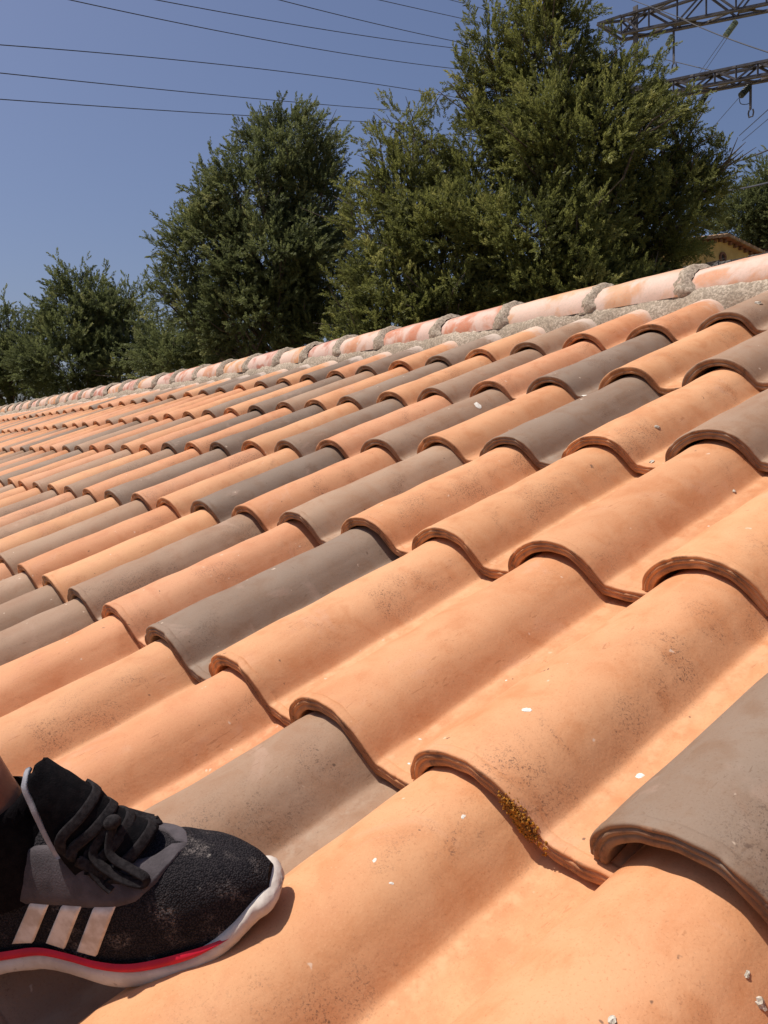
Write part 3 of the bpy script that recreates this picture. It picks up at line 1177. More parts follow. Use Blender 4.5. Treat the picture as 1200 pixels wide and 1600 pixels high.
tg = grid_mesh('tongue', tongue_fn, 30, 15, M_TONGUE)
to = sub('tongue', tg)
md = to.modifiers.new('solid', 'SOLIDIFY')
md.thickness = 0.007
md.offset = -1
edge = [tongue_fn(a, 1.0) + Vector((-0.002, -0.0012, 0)) for a in np.linspace(0.38, 0.97, 18)] + [tongue_fn(1.0, b) + Vector((-0.003, 0, 0.001)) for b in (0.9, 0.7, 0.5)]
sub('tongue_piping', solid_strip('tongue_piping', edge, [0.0022] * len(edge), 0.0012, M_PIPING, Vector((1, 0, 0.2))))

# laces: crossing bars and a floppy bow
TN = Vector((0.75, 0, 0.62))
for k, (a, u) in enumerate(((0.06, 0.030), (0.20, 0.018), (0.34, 0.004), (0.48, -0.010))):
    sg = 1 if k % 2 else -1
    pts = bez([up_pt(u - 0.004 * sg, 0.315, 0.003), *[tongue_fn(a, b) + TN * 0.0065 + Vector((0, -(2 * b - 1) * 0.009, 0.002 * sg * (1 - 2 * b))) for b in (0.95, 0.75, 0.5, 0.25, 0.05)],
               up_pt(u + 0.004 * sg, 0.685, 0.003)], 7)
    sub('lace_bar', solid_strip('lace_bar', pts, [0.0038] * len(pts), 0.0011, M_LACE, Vector((-0.55, 0, 0.83))))
k0 = tongue_fn(0.28, 0.66) + TN * 0.011
def on_shoe(u, t, off=0.004):
    return up_pt(u, t, off)


loops = [[k0, on_shoe(0.014, 0.385, 0.010), on_shoe(0.026, 0.345, 0.007), on_shoe(0.035, 0.315, 0.005), on_shoe(0.031, 0.290, 0.004), on_shoe(0.016, 0.310, 0.006), on_shoe(0.004, 0.370, 0.010), k0],
         [k0, on_shoe(0.006, 0.58, 0.008), on_shoe(0.020, 0.64, 0.005), on_shoe(0.030, 0.62, 0.004), on_shoe(0.020, 0.56, 0.006), k0],
         [k0, on_shoe(0.000, 0.36, 0.008), on_shoe(0.002, 0.31, 0.005), on_shoe(0.006, 0.275, 0.003), on_shoe(0.012, 0.250, 0.003)]]
for lp in loops:
    P = bez(lp, 10)
    sub('lace_loop', solid_strip('lace_loop', P, [0.0034] * len(P), 0.0006, M_LACE, flat=True))
bm = bmesh.new()
bmesh.ops.create_icosphere(bm, subdivisions=3, radius=1, matrix=Matrix.Translation(k0 + Vector((0, -0.002, 0.001))) @ Matrix.Diagonal((0.0065, 0.006, 0.005, 1)))
me = bpy.data.meshes.new('lace_knot')
bm.to_mesh(me)
bm.free()
me.materials.append(M_LACE)
sub('lace_knot', me)

# ------------------------------------------------------------------ trees
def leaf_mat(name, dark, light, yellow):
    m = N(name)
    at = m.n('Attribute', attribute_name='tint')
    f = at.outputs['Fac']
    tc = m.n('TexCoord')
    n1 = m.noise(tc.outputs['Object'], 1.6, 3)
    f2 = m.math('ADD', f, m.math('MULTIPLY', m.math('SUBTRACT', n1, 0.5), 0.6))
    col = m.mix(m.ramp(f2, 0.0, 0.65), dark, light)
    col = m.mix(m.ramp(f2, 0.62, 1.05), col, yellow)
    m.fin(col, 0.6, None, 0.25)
    tr = m.n('BsdfTranslucent')
    m.l(col, tr.inputs[0])
    ms = m.n('MixShader')
    ms.inputs[0].default_value = 0.42
    m.l(m.b.outputs[0], ms.inputs[1])
    m.l(tr.outputs[0], ms.inputs[2])
    m.l(ms.outputs[0], m.out.inputs[0])
    return m.m


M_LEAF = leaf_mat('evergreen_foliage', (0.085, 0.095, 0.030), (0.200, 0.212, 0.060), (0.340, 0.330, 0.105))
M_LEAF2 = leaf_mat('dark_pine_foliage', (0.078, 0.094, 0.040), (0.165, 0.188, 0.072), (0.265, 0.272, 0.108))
M_BARK = simple('grey_bark', (0.19, 0.15, 0.12), (0.10, 0.08, 0.06), 14, 0.95, 0.9, 40, 0.02)


def sprig(seed, n=18, L=0.17, nl=0.062, wd=0.017):
    """one feathery shoot: thin leaf blades round a curved axis, pointing along +Z"""
    rg = np.random.RandomState(seed)
    V, F, T = [], [], []
    for k in range(n):
        t = (k + 0.6) / n
        base = np.array([0.03 * math.sin(t * 2.0), 0, t * L])
        a = k * 2.4 + rg.uniform(-0.4, 0.4)
        tilt = R(42) * (1 - 0.55 * t) + rg.uniform(-0.1, 0.1)
        d = np.array([math.sin(tilt) * math.cos(a), math.sin(tilt) * math.sin(a), math.cos(tilt)])
        side = np.cross(d, rg.normal(size=3))
        side /= np.linalg.norm(side)
        ln = nl * (1.15 - 0.45 * t) * rg.uniform(0.8, 1.2)
        q = len(V)
        V += [base, base + d * ln * 0.5 + side * wd * 0.55, base + d * ln, base + d * ln * 0.5 - side * wd * 0.55]
        F += [(q, q + 1, q + 2), (q, q + 2, q + 3)]
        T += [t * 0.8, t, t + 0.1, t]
    return np.array(V), np.array(F), np.array(T)


SPR = [sprig(k) for k in range(6)]


def frames(D, rg):
    """rotation matrices (n,3,3) whose z axis is D"""
    D = D / np.linalg.norm(D, axis=1)[:, None]
    A = rg.normal(size=D.shape)
    X = A - D * np.sum(A * D, 1)[:, None]
    X /= np.linalg.norm(X, axis=1)[:, None]
    Y = np.cross(D, X)
    return np.stack([X, Y, D], 2)


def crown_arrays(lobes, plume_density, seed, scale=1.0, per=12, plume=(0.28, 0.62), up=0.55, origin=(0, 0, 0)):
    """lobes: (centre, (rx,ry,rz)). Plumes start inside and reach out and up through each lobe's surface"""
    rg = np.random.RandomState(seed)
    Pp, Dd, Tt = [], [], []
    for c, r in lobes:
        c = np.array(c)
        r = np.array(r, float)
        area = 4 * math.pi * (((r[0] * r[1]) ** 1.6 + (r[0] * r[2]) ** 1.6 + (r[1] * r[2]) ** 1.6) / 3) ** (1 / 1.6)
        n = int(area * plume_density)
        d = rg.normal(size=(n, 3))
        d /= np.linalg.norm(d, axis=1)[:, None]
        toc = np.array(CPOS) - (c + np.array(origin))
        toc /= np.linalg.norm(toc)
        keep = rg.rand(n) < np.where(d @ toc > -0.15, 1.0, 0.45)
        d = d[keep]
        n = len(d)
        rad = rg.uniform(0.16, 0.86, n) ** 0.6
        # lumps: several bosses make the surface uneven
        bd = rg.normal(size=(14, 3))
        bd /= np.linalg.norm(bd, axis=1)[:, None]
        lump = np.max(np.clip((d @ bd.T - 0.75) / 0.25, 0, 1), axis=1)
        rad *= 0.80 + 0.24 * lump
        P = c + d * r * rad[:, None]
        D = d * np.array([1, 1, 0.8]) + np.array([0, 0, up]) + rg.normal(size=(n, 3)) * 0.28
        D /= np.linalg.norm(D, axis=1)[:, None]
        Lp = rg.uniform(plume[0], plume[1], n) * scale
        tone = np.clip(rg.normal(0.36, 0.20, n) + 0.16 * lump, 0, 1)  # bosses get a paler tone: light on the clumps put into leaf colour
        for k in range(per):
            t = (k + 0.5) / per
            off = rg.normal(size=(n, 3)) * (0.10 * (1.05 - t) * scale)
            Q = P + D * (t * Lp)[:, None] + off
            E = D + rg.normal(size=(n, 3)) * 0.40 + off * 2.2
            Pp.append(Q)
            Dd.append(E)
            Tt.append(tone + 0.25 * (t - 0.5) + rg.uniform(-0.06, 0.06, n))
    P = np.concatenate(Pp)
    D = np.concatenate(Dd)
    T = np.concatenate(Tt)
    M = frames(D, rg)
    VV, FF, AA = [], [], []
    nb = 0
    which = rg.randint(0, len(SPR), len(P))
    sc = rg.uniform(0.7, 1.2, len(P)) * scale
    for s, (sv_, sf, stn) in enumerate(SPR):
        idx = np.where(which == s)[0]
        if not len(idx):
            continue
        loc = sv_[None] * sc[idx][:, None, None]
        W = np.einsum('nij,nvj->nvi', M[idx], loc) + P[idx][:, None, :]
        m = len(sv_)
        VV.append(W.reshape(-1, 3))
        FF.append((sf[None] + (np.arange(len(idx)) * m)[:, None, None] + nb).reshape(-1, 3))
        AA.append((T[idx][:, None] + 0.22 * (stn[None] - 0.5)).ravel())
        nb += m * len(idx)
    return np.concatenate(VV), np.concatenate(FF), np.concatenate(AA)


def limb_arrays(segs, n=6):
    """segs: list of polylines [(p, r), ...] -> tube triangles"""
    V, F = [], []
    for pl in segs:
        base = len(V)
        m = len(pl)
        for k, (p, r) in enumerate(pl):
            p = np.array(p)
            d = np.array(pl[min(k + 1, m - 1)][0]) - np.array(pl[max(k - 1, 0)][0])
            d = d / (np.linalg.norm(d) + 1e-9)
            a = np.cross(d, [0.3, 0.9, 0.1])
            a /= np.linalg.norm(a)
            b = np.cross(d, a)
            for q in range(n):
                th = 2 * math.pi * q / n
                V.append(p + (a * math.cos(th) + b * math.sin(th)) * r)
        for k in range(m - 1):
            for q in range(n):
                q2 = (q + 1) % n
                A, B, C_, D_ = base + k * n + q, base + k * n + q2, base + (k + 1) * n + q2, base + (k + 1) * n + q
                F += [(A, B, C_), (A, C_, D_)]
    return np.array(V), np.array(F)


NTRI = 0


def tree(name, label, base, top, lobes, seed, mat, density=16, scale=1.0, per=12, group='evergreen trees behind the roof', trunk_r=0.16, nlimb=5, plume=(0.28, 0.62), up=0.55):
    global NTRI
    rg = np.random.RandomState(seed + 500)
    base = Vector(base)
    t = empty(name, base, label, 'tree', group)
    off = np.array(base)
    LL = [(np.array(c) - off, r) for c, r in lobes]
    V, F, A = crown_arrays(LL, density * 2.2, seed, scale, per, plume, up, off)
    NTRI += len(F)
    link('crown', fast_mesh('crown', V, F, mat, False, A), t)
    # trunk and limbs
    tp = np.array(top) - off
    tr = [((0, 0, 0), trunk_r * 1.3), (tp * 0.3 + rg.normal(size=3) * 0.05, trunk_r), (tp * 0.6 + rg.normal(size=3) * 0.08, trunk_r * 0.6), (tp * 0.85, trunk_r * 0.25), (tp * 0.97, 0.01)]
    V, F = limb_arrays([tr], 10)
    link('trunk', fast_mesh('trunk', V, F, M_BARK, True), t)
    segs = []
    for c, r in LL:
        for q in range(nlimb):
            d = rg.normal(size=3)
            d[2] = abs(d[2]) * 0.6
            d /= np.linalg.norm(d)
            end = c + d * np.array(r) * rg.uniform(0.6, 0.95)
            h = np.clip(end[2] / tp[2] - 0.22, 0.12, 0.85)
            st = tp * h
            mid = (st + end) / 2 + np.array([0, 0, -0.1]) + rg.normal(size=3) * 0.1
            r0 = trunk_r * 0.35 * (1 - h) + 0.012
            segs.append([(st, r0), (mid, r0 * 0.7), (end, 0.006)])
            for z in range(4):
                f = rg.uniform(0.35, 0.95)
                s2 = st * (1 - f) + end * f
                e2 = s2 + rg.normal(size=3) * 0.22 * np.array([1, 1, 0.7]) + d * 0.35 + np.array([0, 0, 0.2])
                segs.append([(s2, r0 * 0.35), ((s2 + e2) / 2 + rg.normal(size=3) * 0.03, r0 * 0.25), (e2, 0.003)])
    V, F = limb_arrays(segs, 5)
    link('limbs', fast_mesh('limbs', V, F, M_BARK, True), t)
    return t


def lobe(px, py, dist, rpx, rpy, depth=None):
    """an ellipsoid centred where the photo shows that part of the crown"""
    c = Wd(px, py, dist)
    k = (c - CPOS).length / FPX
    rx, rz = rpx * k, rpy * k
    rx, rz = max(rx * 0.5, rx - 0.19), max(rz * 0.5, rz - 0.22)
    c.z -= 0.10
    return (tuple(c), (rx, depth or rx, rz))


def foot_of(px, dist):
    p = Wd(px, 600, dist)
    return (p.x, p.y, 0)


# the big tree on the right
lob = [lobe(850, 110, 10.6, 88, 120), lobe(900, 230, 10.3, 140, 110), lobe(780, 150, 10.8, 62, 75), lobe(960, 150, 10.7, 75, 80), lobe(840, 370, 10.0, 150, 110),
       lobe(1000, 340, 10.6, 100, 115), lobe(1075, 290, 11.0, 48, 65), lobe(880, 470, 10.2, 190, 90), lobe(1085, 195, 11.0, 26, 34), lobe(1120, 245, 11.0, 32, 17), lobe(865, 8, 10.7, 62, 56), lobe(975, 100, 10.8, 34, 42), lobe(1030, 400, 10.9, 58, 60), lobe(800, 500, 10.4, 120, 60), lobe(1000, 470, 10.6, 90, 50), lobe(722, 125, 10.9, 36, 48), lobe(765, 70, 10.8, 50, 60), lobe(1065, 300, 11.0, 62, 85), lobe(1020, 200, 10.9, 62, 70), lobe(750, 230, 10.5, 60, 80)]
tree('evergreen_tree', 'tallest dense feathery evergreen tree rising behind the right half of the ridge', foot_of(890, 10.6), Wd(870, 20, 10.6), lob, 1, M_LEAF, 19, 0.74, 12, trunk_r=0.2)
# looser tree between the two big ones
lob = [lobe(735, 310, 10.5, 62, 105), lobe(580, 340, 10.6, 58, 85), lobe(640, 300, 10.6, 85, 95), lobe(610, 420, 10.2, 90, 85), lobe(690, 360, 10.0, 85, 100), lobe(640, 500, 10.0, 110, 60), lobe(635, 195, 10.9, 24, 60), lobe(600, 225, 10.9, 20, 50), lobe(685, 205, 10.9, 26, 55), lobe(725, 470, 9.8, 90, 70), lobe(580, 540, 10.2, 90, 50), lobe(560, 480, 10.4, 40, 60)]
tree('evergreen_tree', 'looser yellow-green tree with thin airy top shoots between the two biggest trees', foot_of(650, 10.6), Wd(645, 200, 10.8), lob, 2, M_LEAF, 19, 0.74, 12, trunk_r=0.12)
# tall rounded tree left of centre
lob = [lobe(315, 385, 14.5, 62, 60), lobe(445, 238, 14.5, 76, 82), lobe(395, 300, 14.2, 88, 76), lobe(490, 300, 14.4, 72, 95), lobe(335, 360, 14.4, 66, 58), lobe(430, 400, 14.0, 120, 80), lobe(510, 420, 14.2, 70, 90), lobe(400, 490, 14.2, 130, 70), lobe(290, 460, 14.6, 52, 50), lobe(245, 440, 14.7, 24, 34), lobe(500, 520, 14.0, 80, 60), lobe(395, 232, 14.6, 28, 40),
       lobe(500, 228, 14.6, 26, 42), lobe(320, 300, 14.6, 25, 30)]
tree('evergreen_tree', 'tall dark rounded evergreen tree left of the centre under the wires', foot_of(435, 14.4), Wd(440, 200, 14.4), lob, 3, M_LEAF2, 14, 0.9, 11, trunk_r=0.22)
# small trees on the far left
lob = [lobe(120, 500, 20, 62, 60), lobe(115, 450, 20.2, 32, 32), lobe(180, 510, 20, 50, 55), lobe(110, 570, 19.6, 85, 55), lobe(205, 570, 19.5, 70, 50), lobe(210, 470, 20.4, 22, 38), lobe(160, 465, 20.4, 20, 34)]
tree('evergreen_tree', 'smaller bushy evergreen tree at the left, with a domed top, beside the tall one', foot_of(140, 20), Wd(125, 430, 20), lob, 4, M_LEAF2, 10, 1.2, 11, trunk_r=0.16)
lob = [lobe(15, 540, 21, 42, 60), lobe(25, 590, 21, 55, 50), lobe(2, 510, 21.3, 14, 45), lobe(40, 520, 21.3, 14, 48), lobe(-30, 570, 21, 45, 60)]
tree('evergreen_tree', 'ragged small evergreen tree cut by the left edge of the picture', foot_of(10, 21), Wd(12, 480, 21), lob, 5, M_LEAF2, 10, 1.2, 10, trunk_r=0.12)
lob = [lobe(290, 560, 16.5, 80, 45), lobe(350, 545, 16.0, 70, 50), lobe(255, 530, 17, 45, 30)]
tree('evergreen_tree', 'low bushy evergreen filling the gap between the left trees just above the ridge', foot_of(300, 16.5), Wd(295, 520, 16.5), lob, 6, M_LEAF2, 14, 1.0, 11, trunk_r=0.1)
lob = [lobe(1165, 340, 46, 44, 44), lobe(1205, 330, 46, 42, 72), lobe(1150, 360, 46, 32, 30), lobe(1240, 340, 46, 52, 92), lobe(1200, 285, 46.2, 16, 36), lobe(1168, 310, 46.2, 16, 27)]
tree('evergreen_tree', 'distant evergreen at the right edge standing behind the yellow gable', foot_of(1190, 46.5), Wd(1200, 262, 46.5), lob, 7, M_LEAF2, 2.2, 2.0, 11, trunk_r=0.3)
print('foliage triangles', NTRI)

# ------------------------------------------------------------------ yellow house far behind, right
def zat(px, py, dist):
    return Wd(px, py, dist).z


M_YELLOW = simple('ochre_render', (0.62, 0.43, 0.15), (0.52, 0.35, 0.12), 2.2, 0.92, 0.4, 60, 0.01)
M_FASCIA = simple('bleached_verge_tiles', (0.42, 0.27, 0.15), (0.28, 0.17, 0.09), 5, 0.9, 0.5, 40, 0.01)
M_REDROOF = simple('red_pantiles', (0.36, 0.15, 0.09), (0.24, 0.10, 0.07), 5, 0.9, 0.5, 40, 0.02)
M_STONE = simple('grey_rubble', (0.20, 0.185, 0.165), (0.12, 0.11, 0.10), 3.5, 0.95, 0.7, 18, 0.05)
M_DARK = simple('dark_opening', (0.05, 0.035, 0.03), None, 10, 0.8)
M_BRICK = simple('brown_brick', (0.24, 0.12, 0.07), (0.16, 0.08, 0.05), 30, 0.9)


def yellow_house():
    D = 32.0
    apex = Wd(1127, 371, D)
    eR = Wd(1192, 402, D + 2.2)
    # frame: gable wall runs along the line apex -> right eave
    ax = (eR - apex)
    ax.z = 0
    half = ax.length
    ax.normalize()
    back = Vector((-ax.y, ax.x, 0))
    if back.dot(apex - CPOS) < 0:
        back = -back
    h = empty('yellow_house', (apex.x, apex.y, 0), 'ochre yellow gable house with brown verge tiles seen over the ridge at far right', 'house')
    base = Vector((apex.x, apex.y, 0))
    rise = apex.z - eR.z
    za = apex.z
    ln = 6.0

    def P(a, b, z):
        return ax * a + back * b + Vector((0, 0, z))
    hw_ = half
    V = [P(-hw_, 0, 0), P(hw_, 0, 0), P(hw_, 0, za - rise - 0.04), P(0, 0, za - 0.04), P(-hw_, 0, za - rise - 0.04)]
    V += [v + back * ln for v in V]
    F = [(0, 1, 2, 3, 4), (9, 8, 7, 6, 5), (0, 5, 6, 1), (1, 6, 7, 2), (4, 9, 5, 0)]
    link('wall', mesh('wall', V, F, M_YELLOW, False), h)
    for sgn in (1, -1):
        a0, z0 = 0.0, za
        a1, z1 = sgn * (hw_ + 0.25), za - rise * (hw_ + 0.25) / hw_
        V = []
        for b in (-0.22, ln + 0.2):
            V += [P(a0, b, z0 + 0.05), P(a1, b, z1 + 0.05), P(a1, b, z1 - 0.02), P(a0, b, z0 - 0.02)]
        F = [(0, 1, 2, 3), (7, 6, 5, 4), (0, 4, 5, 1), (1, 5, 6, 2), (2, 6, 7, 3), (3, 7, 4, 0)]
        rf = link('roof', mesh('roof', V, F, M_REDROOF, False), h)
        # verge tiles along the slope and corbel bricks under it
        nt_ = 9
        for k in range(nt_):
            t0, t1 = k / nt_, (k + 0.94) / nt_
            pts = []
            for t in (t0, t1):
                a = a0 + (a1 - a0) * t
                z = z0 + (z1 - z0) * t
                for (b, dz) in ((-0.30, -0.04), (-0.30, 0.06), (-0.08, 0.09), (-0.08, 0.0)):
                    pts.append(P(a, b, z + dz + (0.02 if t == t0 else 0)))
            F = [(0, 1, 2, 3), (7, 6, 5, 4), (0, 4, 5, 1), (1, 5, 6, 2), (2, 6, 7, 3), (3, 7, 4, 0)]
            link('verge_tile', mesh('verge_tile', pts, F, M_FASCIA, False), rf)
            a = a0 + (a1 - a0) * (t0 + 0.05)
            z = z0 + (z1 - z0) * (t0 + 0.05)
            v, f = box(-0.06, 0.06, -0.10, -0.001, -0.15, -0.05)
            v = [P(a + q[0], q[1], z + q[2]) for q in v]
            link('corbel_brick', mesh('corbel_brick', v, f, M_BRICK, False), rf)
    # round vent with a brick ring
    c = P(0.05, -0.01, za - 0.68)
    V, F = [], []
    for k in range(24):
        th = 2 * math.pi * k / 24
        for rr, b in ((0.11, 0.0), (0.11, -0.05), (0.19, -0.05), (0.19, 0.0)):
            V.append(c + ax * math.cos(th) * rr + Vector((0, 0, math.sin(th) * rr)) + back * b)
    for k in range(24):
        k2 = (k + 1) % 24
        for q in range(3):
            F.append((k * 4 + q, k * 4 + q + 1, k2 * 4 + q + 1, k2 * 4 + q))
    vt = link('round_vent', mesh('round_vent', V, F, M_BRICK, False), h)
    V = [c + ax * math.cos(2 * math.pi * k / 24) * 0.105 + Vector((0, 0, math.sin(2 * math.pi * k / 24) * 0.105)) - back * 0.012 for k in range(24)]
    link('vent_hole', mesh('vent_hole', V, [tuple(range(24))], M_DARK, False), vt)
    # grey boundary wall in front
    return ax, back


yax, yback = yellow_house()


def stone_wall():
    a, b = Wd(1050, 420, 17.5), Wd(1240, 396, 16.8)
    zt = Wd(1112, 411, 17.3).z
    d = b - a
    d.z = 0
    ln = d.length
    d.normalize()
    n = Vector((-d.y, d.x, 0))
    o = empty('boundary_wall', (a.x, a.y, 0), 'grey rubble wall just over the ridge in front of the yellow gable', 'wall')
    rg = random.Random(8)
    V, F = [], []
    v, f = box(0, ln, 0, 0.24, 0, zt - 0.10)
    link('wall_core', mesh('wall_core', [d * q[0] + n * q[1] + Vector((0, 0, q[2])) for q in v], f, M_STONE, False), o)
    z = zt
    # stones of the top courses stand proud of the core
    for r in range(5):
        x = -rg.uniform(0, 0.2)
        while x < ln:
            w_ = rg.uniform(0.22, 0.42)
            hgt = 0.17
            v, f = box(x, x + w_ - 0.008, -0.035 - rg.uniform(0, 0.03), 0.27, z - hgt + 0.015, z + rg.uniform(-0.02, 0.02) * (r == 0))
            pts = [d * q[0] + n * q[1] + Vector((0, 0, q[2])) + Vector((rg.uniform(-.012, .012), rg.uniform(-.012, .012), rg.uniform(-.012, .012))) for q in v]
            link('stone', mesh('stone', pts, f, M_STONE, False), o)
            x += w_
        z -= 0.17


stone_wall()


def red_house():
    D = 44.0
    a = Wd(1172, 392, D)
    b = Wd(1290, 372, D)
    d = (b - a)
    d.z = 0
    ln = d.length
    d.normalize()
    n = Vector((-d.y, d.x, 0))
    if n.dot(a - CPOS) < 0:
        n = -n
    top = Wd(1190, 381, D + 3).z
    low = Wd(1200, 402, D).z
    h = empty('red_roofed_house', (a.x, a.y, 0), 'low house with a red pantile roof, at the right edge beyond the yellow gable', 'house')

    def P(x, y, z):
        return d * x + n * y + Vector((0, 0, z))
    v, f = box(0.2, ln, 0.3, 5.7, 0, low - 0.1)
    link('wall', mesh('wall', [P(*q) for q in v], f, M_YELLOW, False), h)
    V = [P(0, 0, low), P(ln + .3, 0, low), P(ln + .3, 3, top), P(0, 3, top), P(0, 6, low), P(ln + .3, 6, low)]
    V += [p - Vector((0, 0, 0.12)) for p in V]
    F = [(0, 1, 2, 3), (3, 2, 5, 4), (7, 6, 9, 8), (8, 9, 10, 11), (0, 6, 7, 1), (1, 7, 8, 2), (2, 8, 11, 5), (5, 11, 10, 4), (4, 10, 9, 3), (3, 9, 6, 0)]
    rf = link('roof', mesh('roof', V, F, M_REDROOF, False), h)
    # rows of half-round pantiles
    nb = int(ln / 0.22)
    V, F = [], []
    for k in range(nb):
        x0 = k * 0.22 + 0.11
        q = len(V)
        for (y, z) in ((-0.02, low), (3, top)):
            for s in range(5):
                th = math.pi * s / 4
                V.append(P(x0 + 0.09 * math.cos(th), y, z + 0.07 * math.sin(th) + 0.004))
        for s in range(4):
            F.append((q + s, q + s + 1, q + 5 + s + 1, q + 5 + s))
    o = link('pantiles', mesh('pantiles', V, F, M_REDROOF), rf)
    o['kind'] = 'stuff'
    v, f = box(0.6, 1.5, 1.2, 2.4, low, low + 0.35 + (top - low) * 0.6)
    link('chimney', mesh('chimney', [P(*q) for q in v], f, M_BRICK, False), rf)


red_house()

# ------------------------------------------------------------------ pylon
M_STEEL = simple('dull_galvanised_steel', (0.16, 0.15, 0.145), (0.10, 0.09, 0.09), 3, 0.6, 0.2, 40, 0.005, 0.4, 0.3)
M_GLASS = simple('greenish_glass_insulator', (0.28, 0.34, 0.27), (0.18, 0.23, 0.19), 10, 0.25, 0.1, 50, 0.002, 0.6)
M_INSD = simple('dark_insulator', (0.04, 0.055, 0.045), None, 10, 0.3, 0.1, 50, 0.002, 0.5)
M_WIRE = simple('dark_cable', (0.06, 0.06, 0.065), None, 1, 0.6)


def bar(name, a, b, wd, parent, mat=M_STEEL, origin=Vector((0, 0, 0)), L_prof=True):
    a, b = Vector(a) - origin, Vector(b) - origin
    d = (b - a)
    q = d.normalized()
    s = q.cross(Vector((0, 0, 1)))
    if s.length < 0.05:
        s = Vector((1, 0, 0))
    s.normalize()
    u = s.cross(q).normalized()
    # angle-iron section
    th = wd * 0.22
    sec = [(0, 0), (wd, 0), (wd, th), (th, th), (th, wd), (0, wd)]
    V = [p + s * (x - wd / 2) + u * (z - wd / 2) for p in (a, b) for x, z in sec]
    n = 6
    F = [(k, (k + 1) % n, n + (k + 1) % n, n + k) for k in range(n)] + [tuple(range(n))[::-1], tuple(range(n, 2 * n))]
    return link(name, mesh(name, V, F, mat, False), parent)


def tubes(name, polys, r, mat, parent=None, origin=Vector((0, 0, 0)), n=6):
    segs = [[(np.array(Vector(p) - origin), r) for p in pl] for pl in polys]
    V, F = limb_arrays(segs, n)
    return link(name, fast_mesh(name, V, F, mat, True), parent)


def lerp(a, b, t):
    return a + (b - a) * t


Z1 = CPOS.z + 21.5
A0, A1 = Wz(975, 51, Z1), Wz(1200, 4.5, Z1)
B0, B1 = Wz(975, 61, Z1), Wz(1200, 16, Z1)
Z2 = Z1 - 4.6
C0, C1 = Wz(1046, 144, Z2), Wz(1200, 115, Z2)
D0, D1 = Wz(1046, 152, Z2), Wz(1200, 124, Z2)


def ext(a, b, t):
    return a + (b - a) * t


mast_c = ext(A0, A1, 1.9)
mast_c2 = ext(C0, C1, 2.3)
mc = Vector(((mast_c.x + mast_c2.x) / 2, (mast_c.y + mast_c2.y) / 2, 0))
pyl = empty('power_pylon', mc, 'dark steel lattice power pylon whose crossarms reach in at the upper right', 'pylon')
mast = link('mast', None, pyl) if False else None
ms = 1.4
core = bar('mast', mc + Vector((-ms, -ms, 0)), mc + Vector((-ms * 0.5, -ms * 0.5, Z1 + 6)), 0.22, pyl, origin=mc)
corners = [(-1, -1), (1, -1), (1, 1), (-1, 1)]
for cx, cy in corners[1:]:
    bar('mast_leg', mc + Vector((cx * ms, cy * ms, 0)), mc + Vector((cx * ms * .5, cy * ms * .5, Z1 + 6)), 0.22, core, origin=mc)
zz = 0
kk = 0
while zz < Z1 + 5:
    z2 = min(zz + 2.2, Z1 + 6)
    f0, f1 = 1 - 0.5 * zz / (Z1 + 6), 1 - 0.5 * z2 / (Z1 + 6)
    for q in range(4):
        (ax_, ay_), (bx_, by_) = corners[q], corners[(q + 1) % 4]
        bar('mast_brace', mc + Vector((ax_ * ms * f0, ay_ * ms * f0, zz)), mc + Vector((bx_ * ms * f1, by_ * ms * f1, z2)), 0.09, core, origin=mc)
        bar('mast_brace', mc + Vector((bx_ * ms * f0, by_ * ms * f0, zz)), mc + Vector((ax_ * ms * f1, ay_ * ms * f1, z2)), 0.09, core, origin=mc)
    zz = z2


def crossarm(P0, P1, Q0, Q1, hz, t0, t1, cw, npan, taper=None):
    """four chords: lower near P, lower far Q, upper ones hz(t) higher"""
    a = bar('crossarm', ext(P0, P1, t0), ext(P0, P1, t1), cw, pyl, origin=mc)
    bar('chord', ext(Q0, Q1, t0), ext(Q0, Q1, t1), cw, a, origin=mc)

    def pt(which, t):
        b = ext(P0, P1, t) if which[0] == 'p' else ext(Q0, Q1, t)
        if which[1] == 'u':
            m_ = (ext(P0, P1, t) + ext(Q0, Q1, t)) / 2
            b = lerp(b, m_, 0.25) + Vector((0, 0, hz(t)))
        return b
    n = npan
    ts = [t0 + (t1 - t0) * k / n for k in range(n + 1)]
    for w_ in ('pu', 'qu'):
        for k in range(n):
            bar('chord', pt(w_, ts[k]), pt(w_, ts[k + 1]), cw * 0.85, a, origin=mc)
    for k in range(n):
        s, e = ts[k], ts[k + 1]
        if k % 2:
            s, e = e, s
        for x, y in (('pl', 'pu'), ('ql', 'qu'), ('pl', 'ql'), ('pu', 'qu')):
            bar('brace', pt(x, s), pt(y, e), cw * 0.5, a, origin=mc)
        bar('brace', pt('pl', ts[k]), pt('pu', ts[k]), cw * 0.5, a, origin=mc)
    return a, pt


arm1, pt1 = crossarm(A0, A1, B0, B1, lambda t: 0.95 + 0.75 * max(t, 0), -0.02, 2.0, 0.20, 10)
# pointed tip of the upper arm, left of the hanging post
tipP = ext(A0, A1, -0.20) + Vector((0, 0, 0.75))
for w_ in ('pl', 'ql', 'pu', 'qu'):
    bar('tip_strut', pt1(w_, -0.02), tipP, 0.12, arm1, origin=mc)
    bar('tip_strut', pt1(w_, 0.10), pt1({'pl': 'pu', 'ql': 'qu', 'pu': 'ql', 'qu': 'pl'}[w_], -0.02), 0.09, arm1, origin=mc)
post_t = 0.095
pa, pb = ext(A0, A1, post_t), ext(B0, B1, post_t)
pm = (pa + pb) / 2
bar('end_post', pm + Vector((0, 0, 1.4)), pm + Vector((0, 0, -1.5)), 0.30, arm1, origin=mc)
arm2, pt2 = crossarm(C0, C1, D0, D1, lambda t: 0.62 + 0.05 * t, -0.6, 2.4, 0.20, 14)
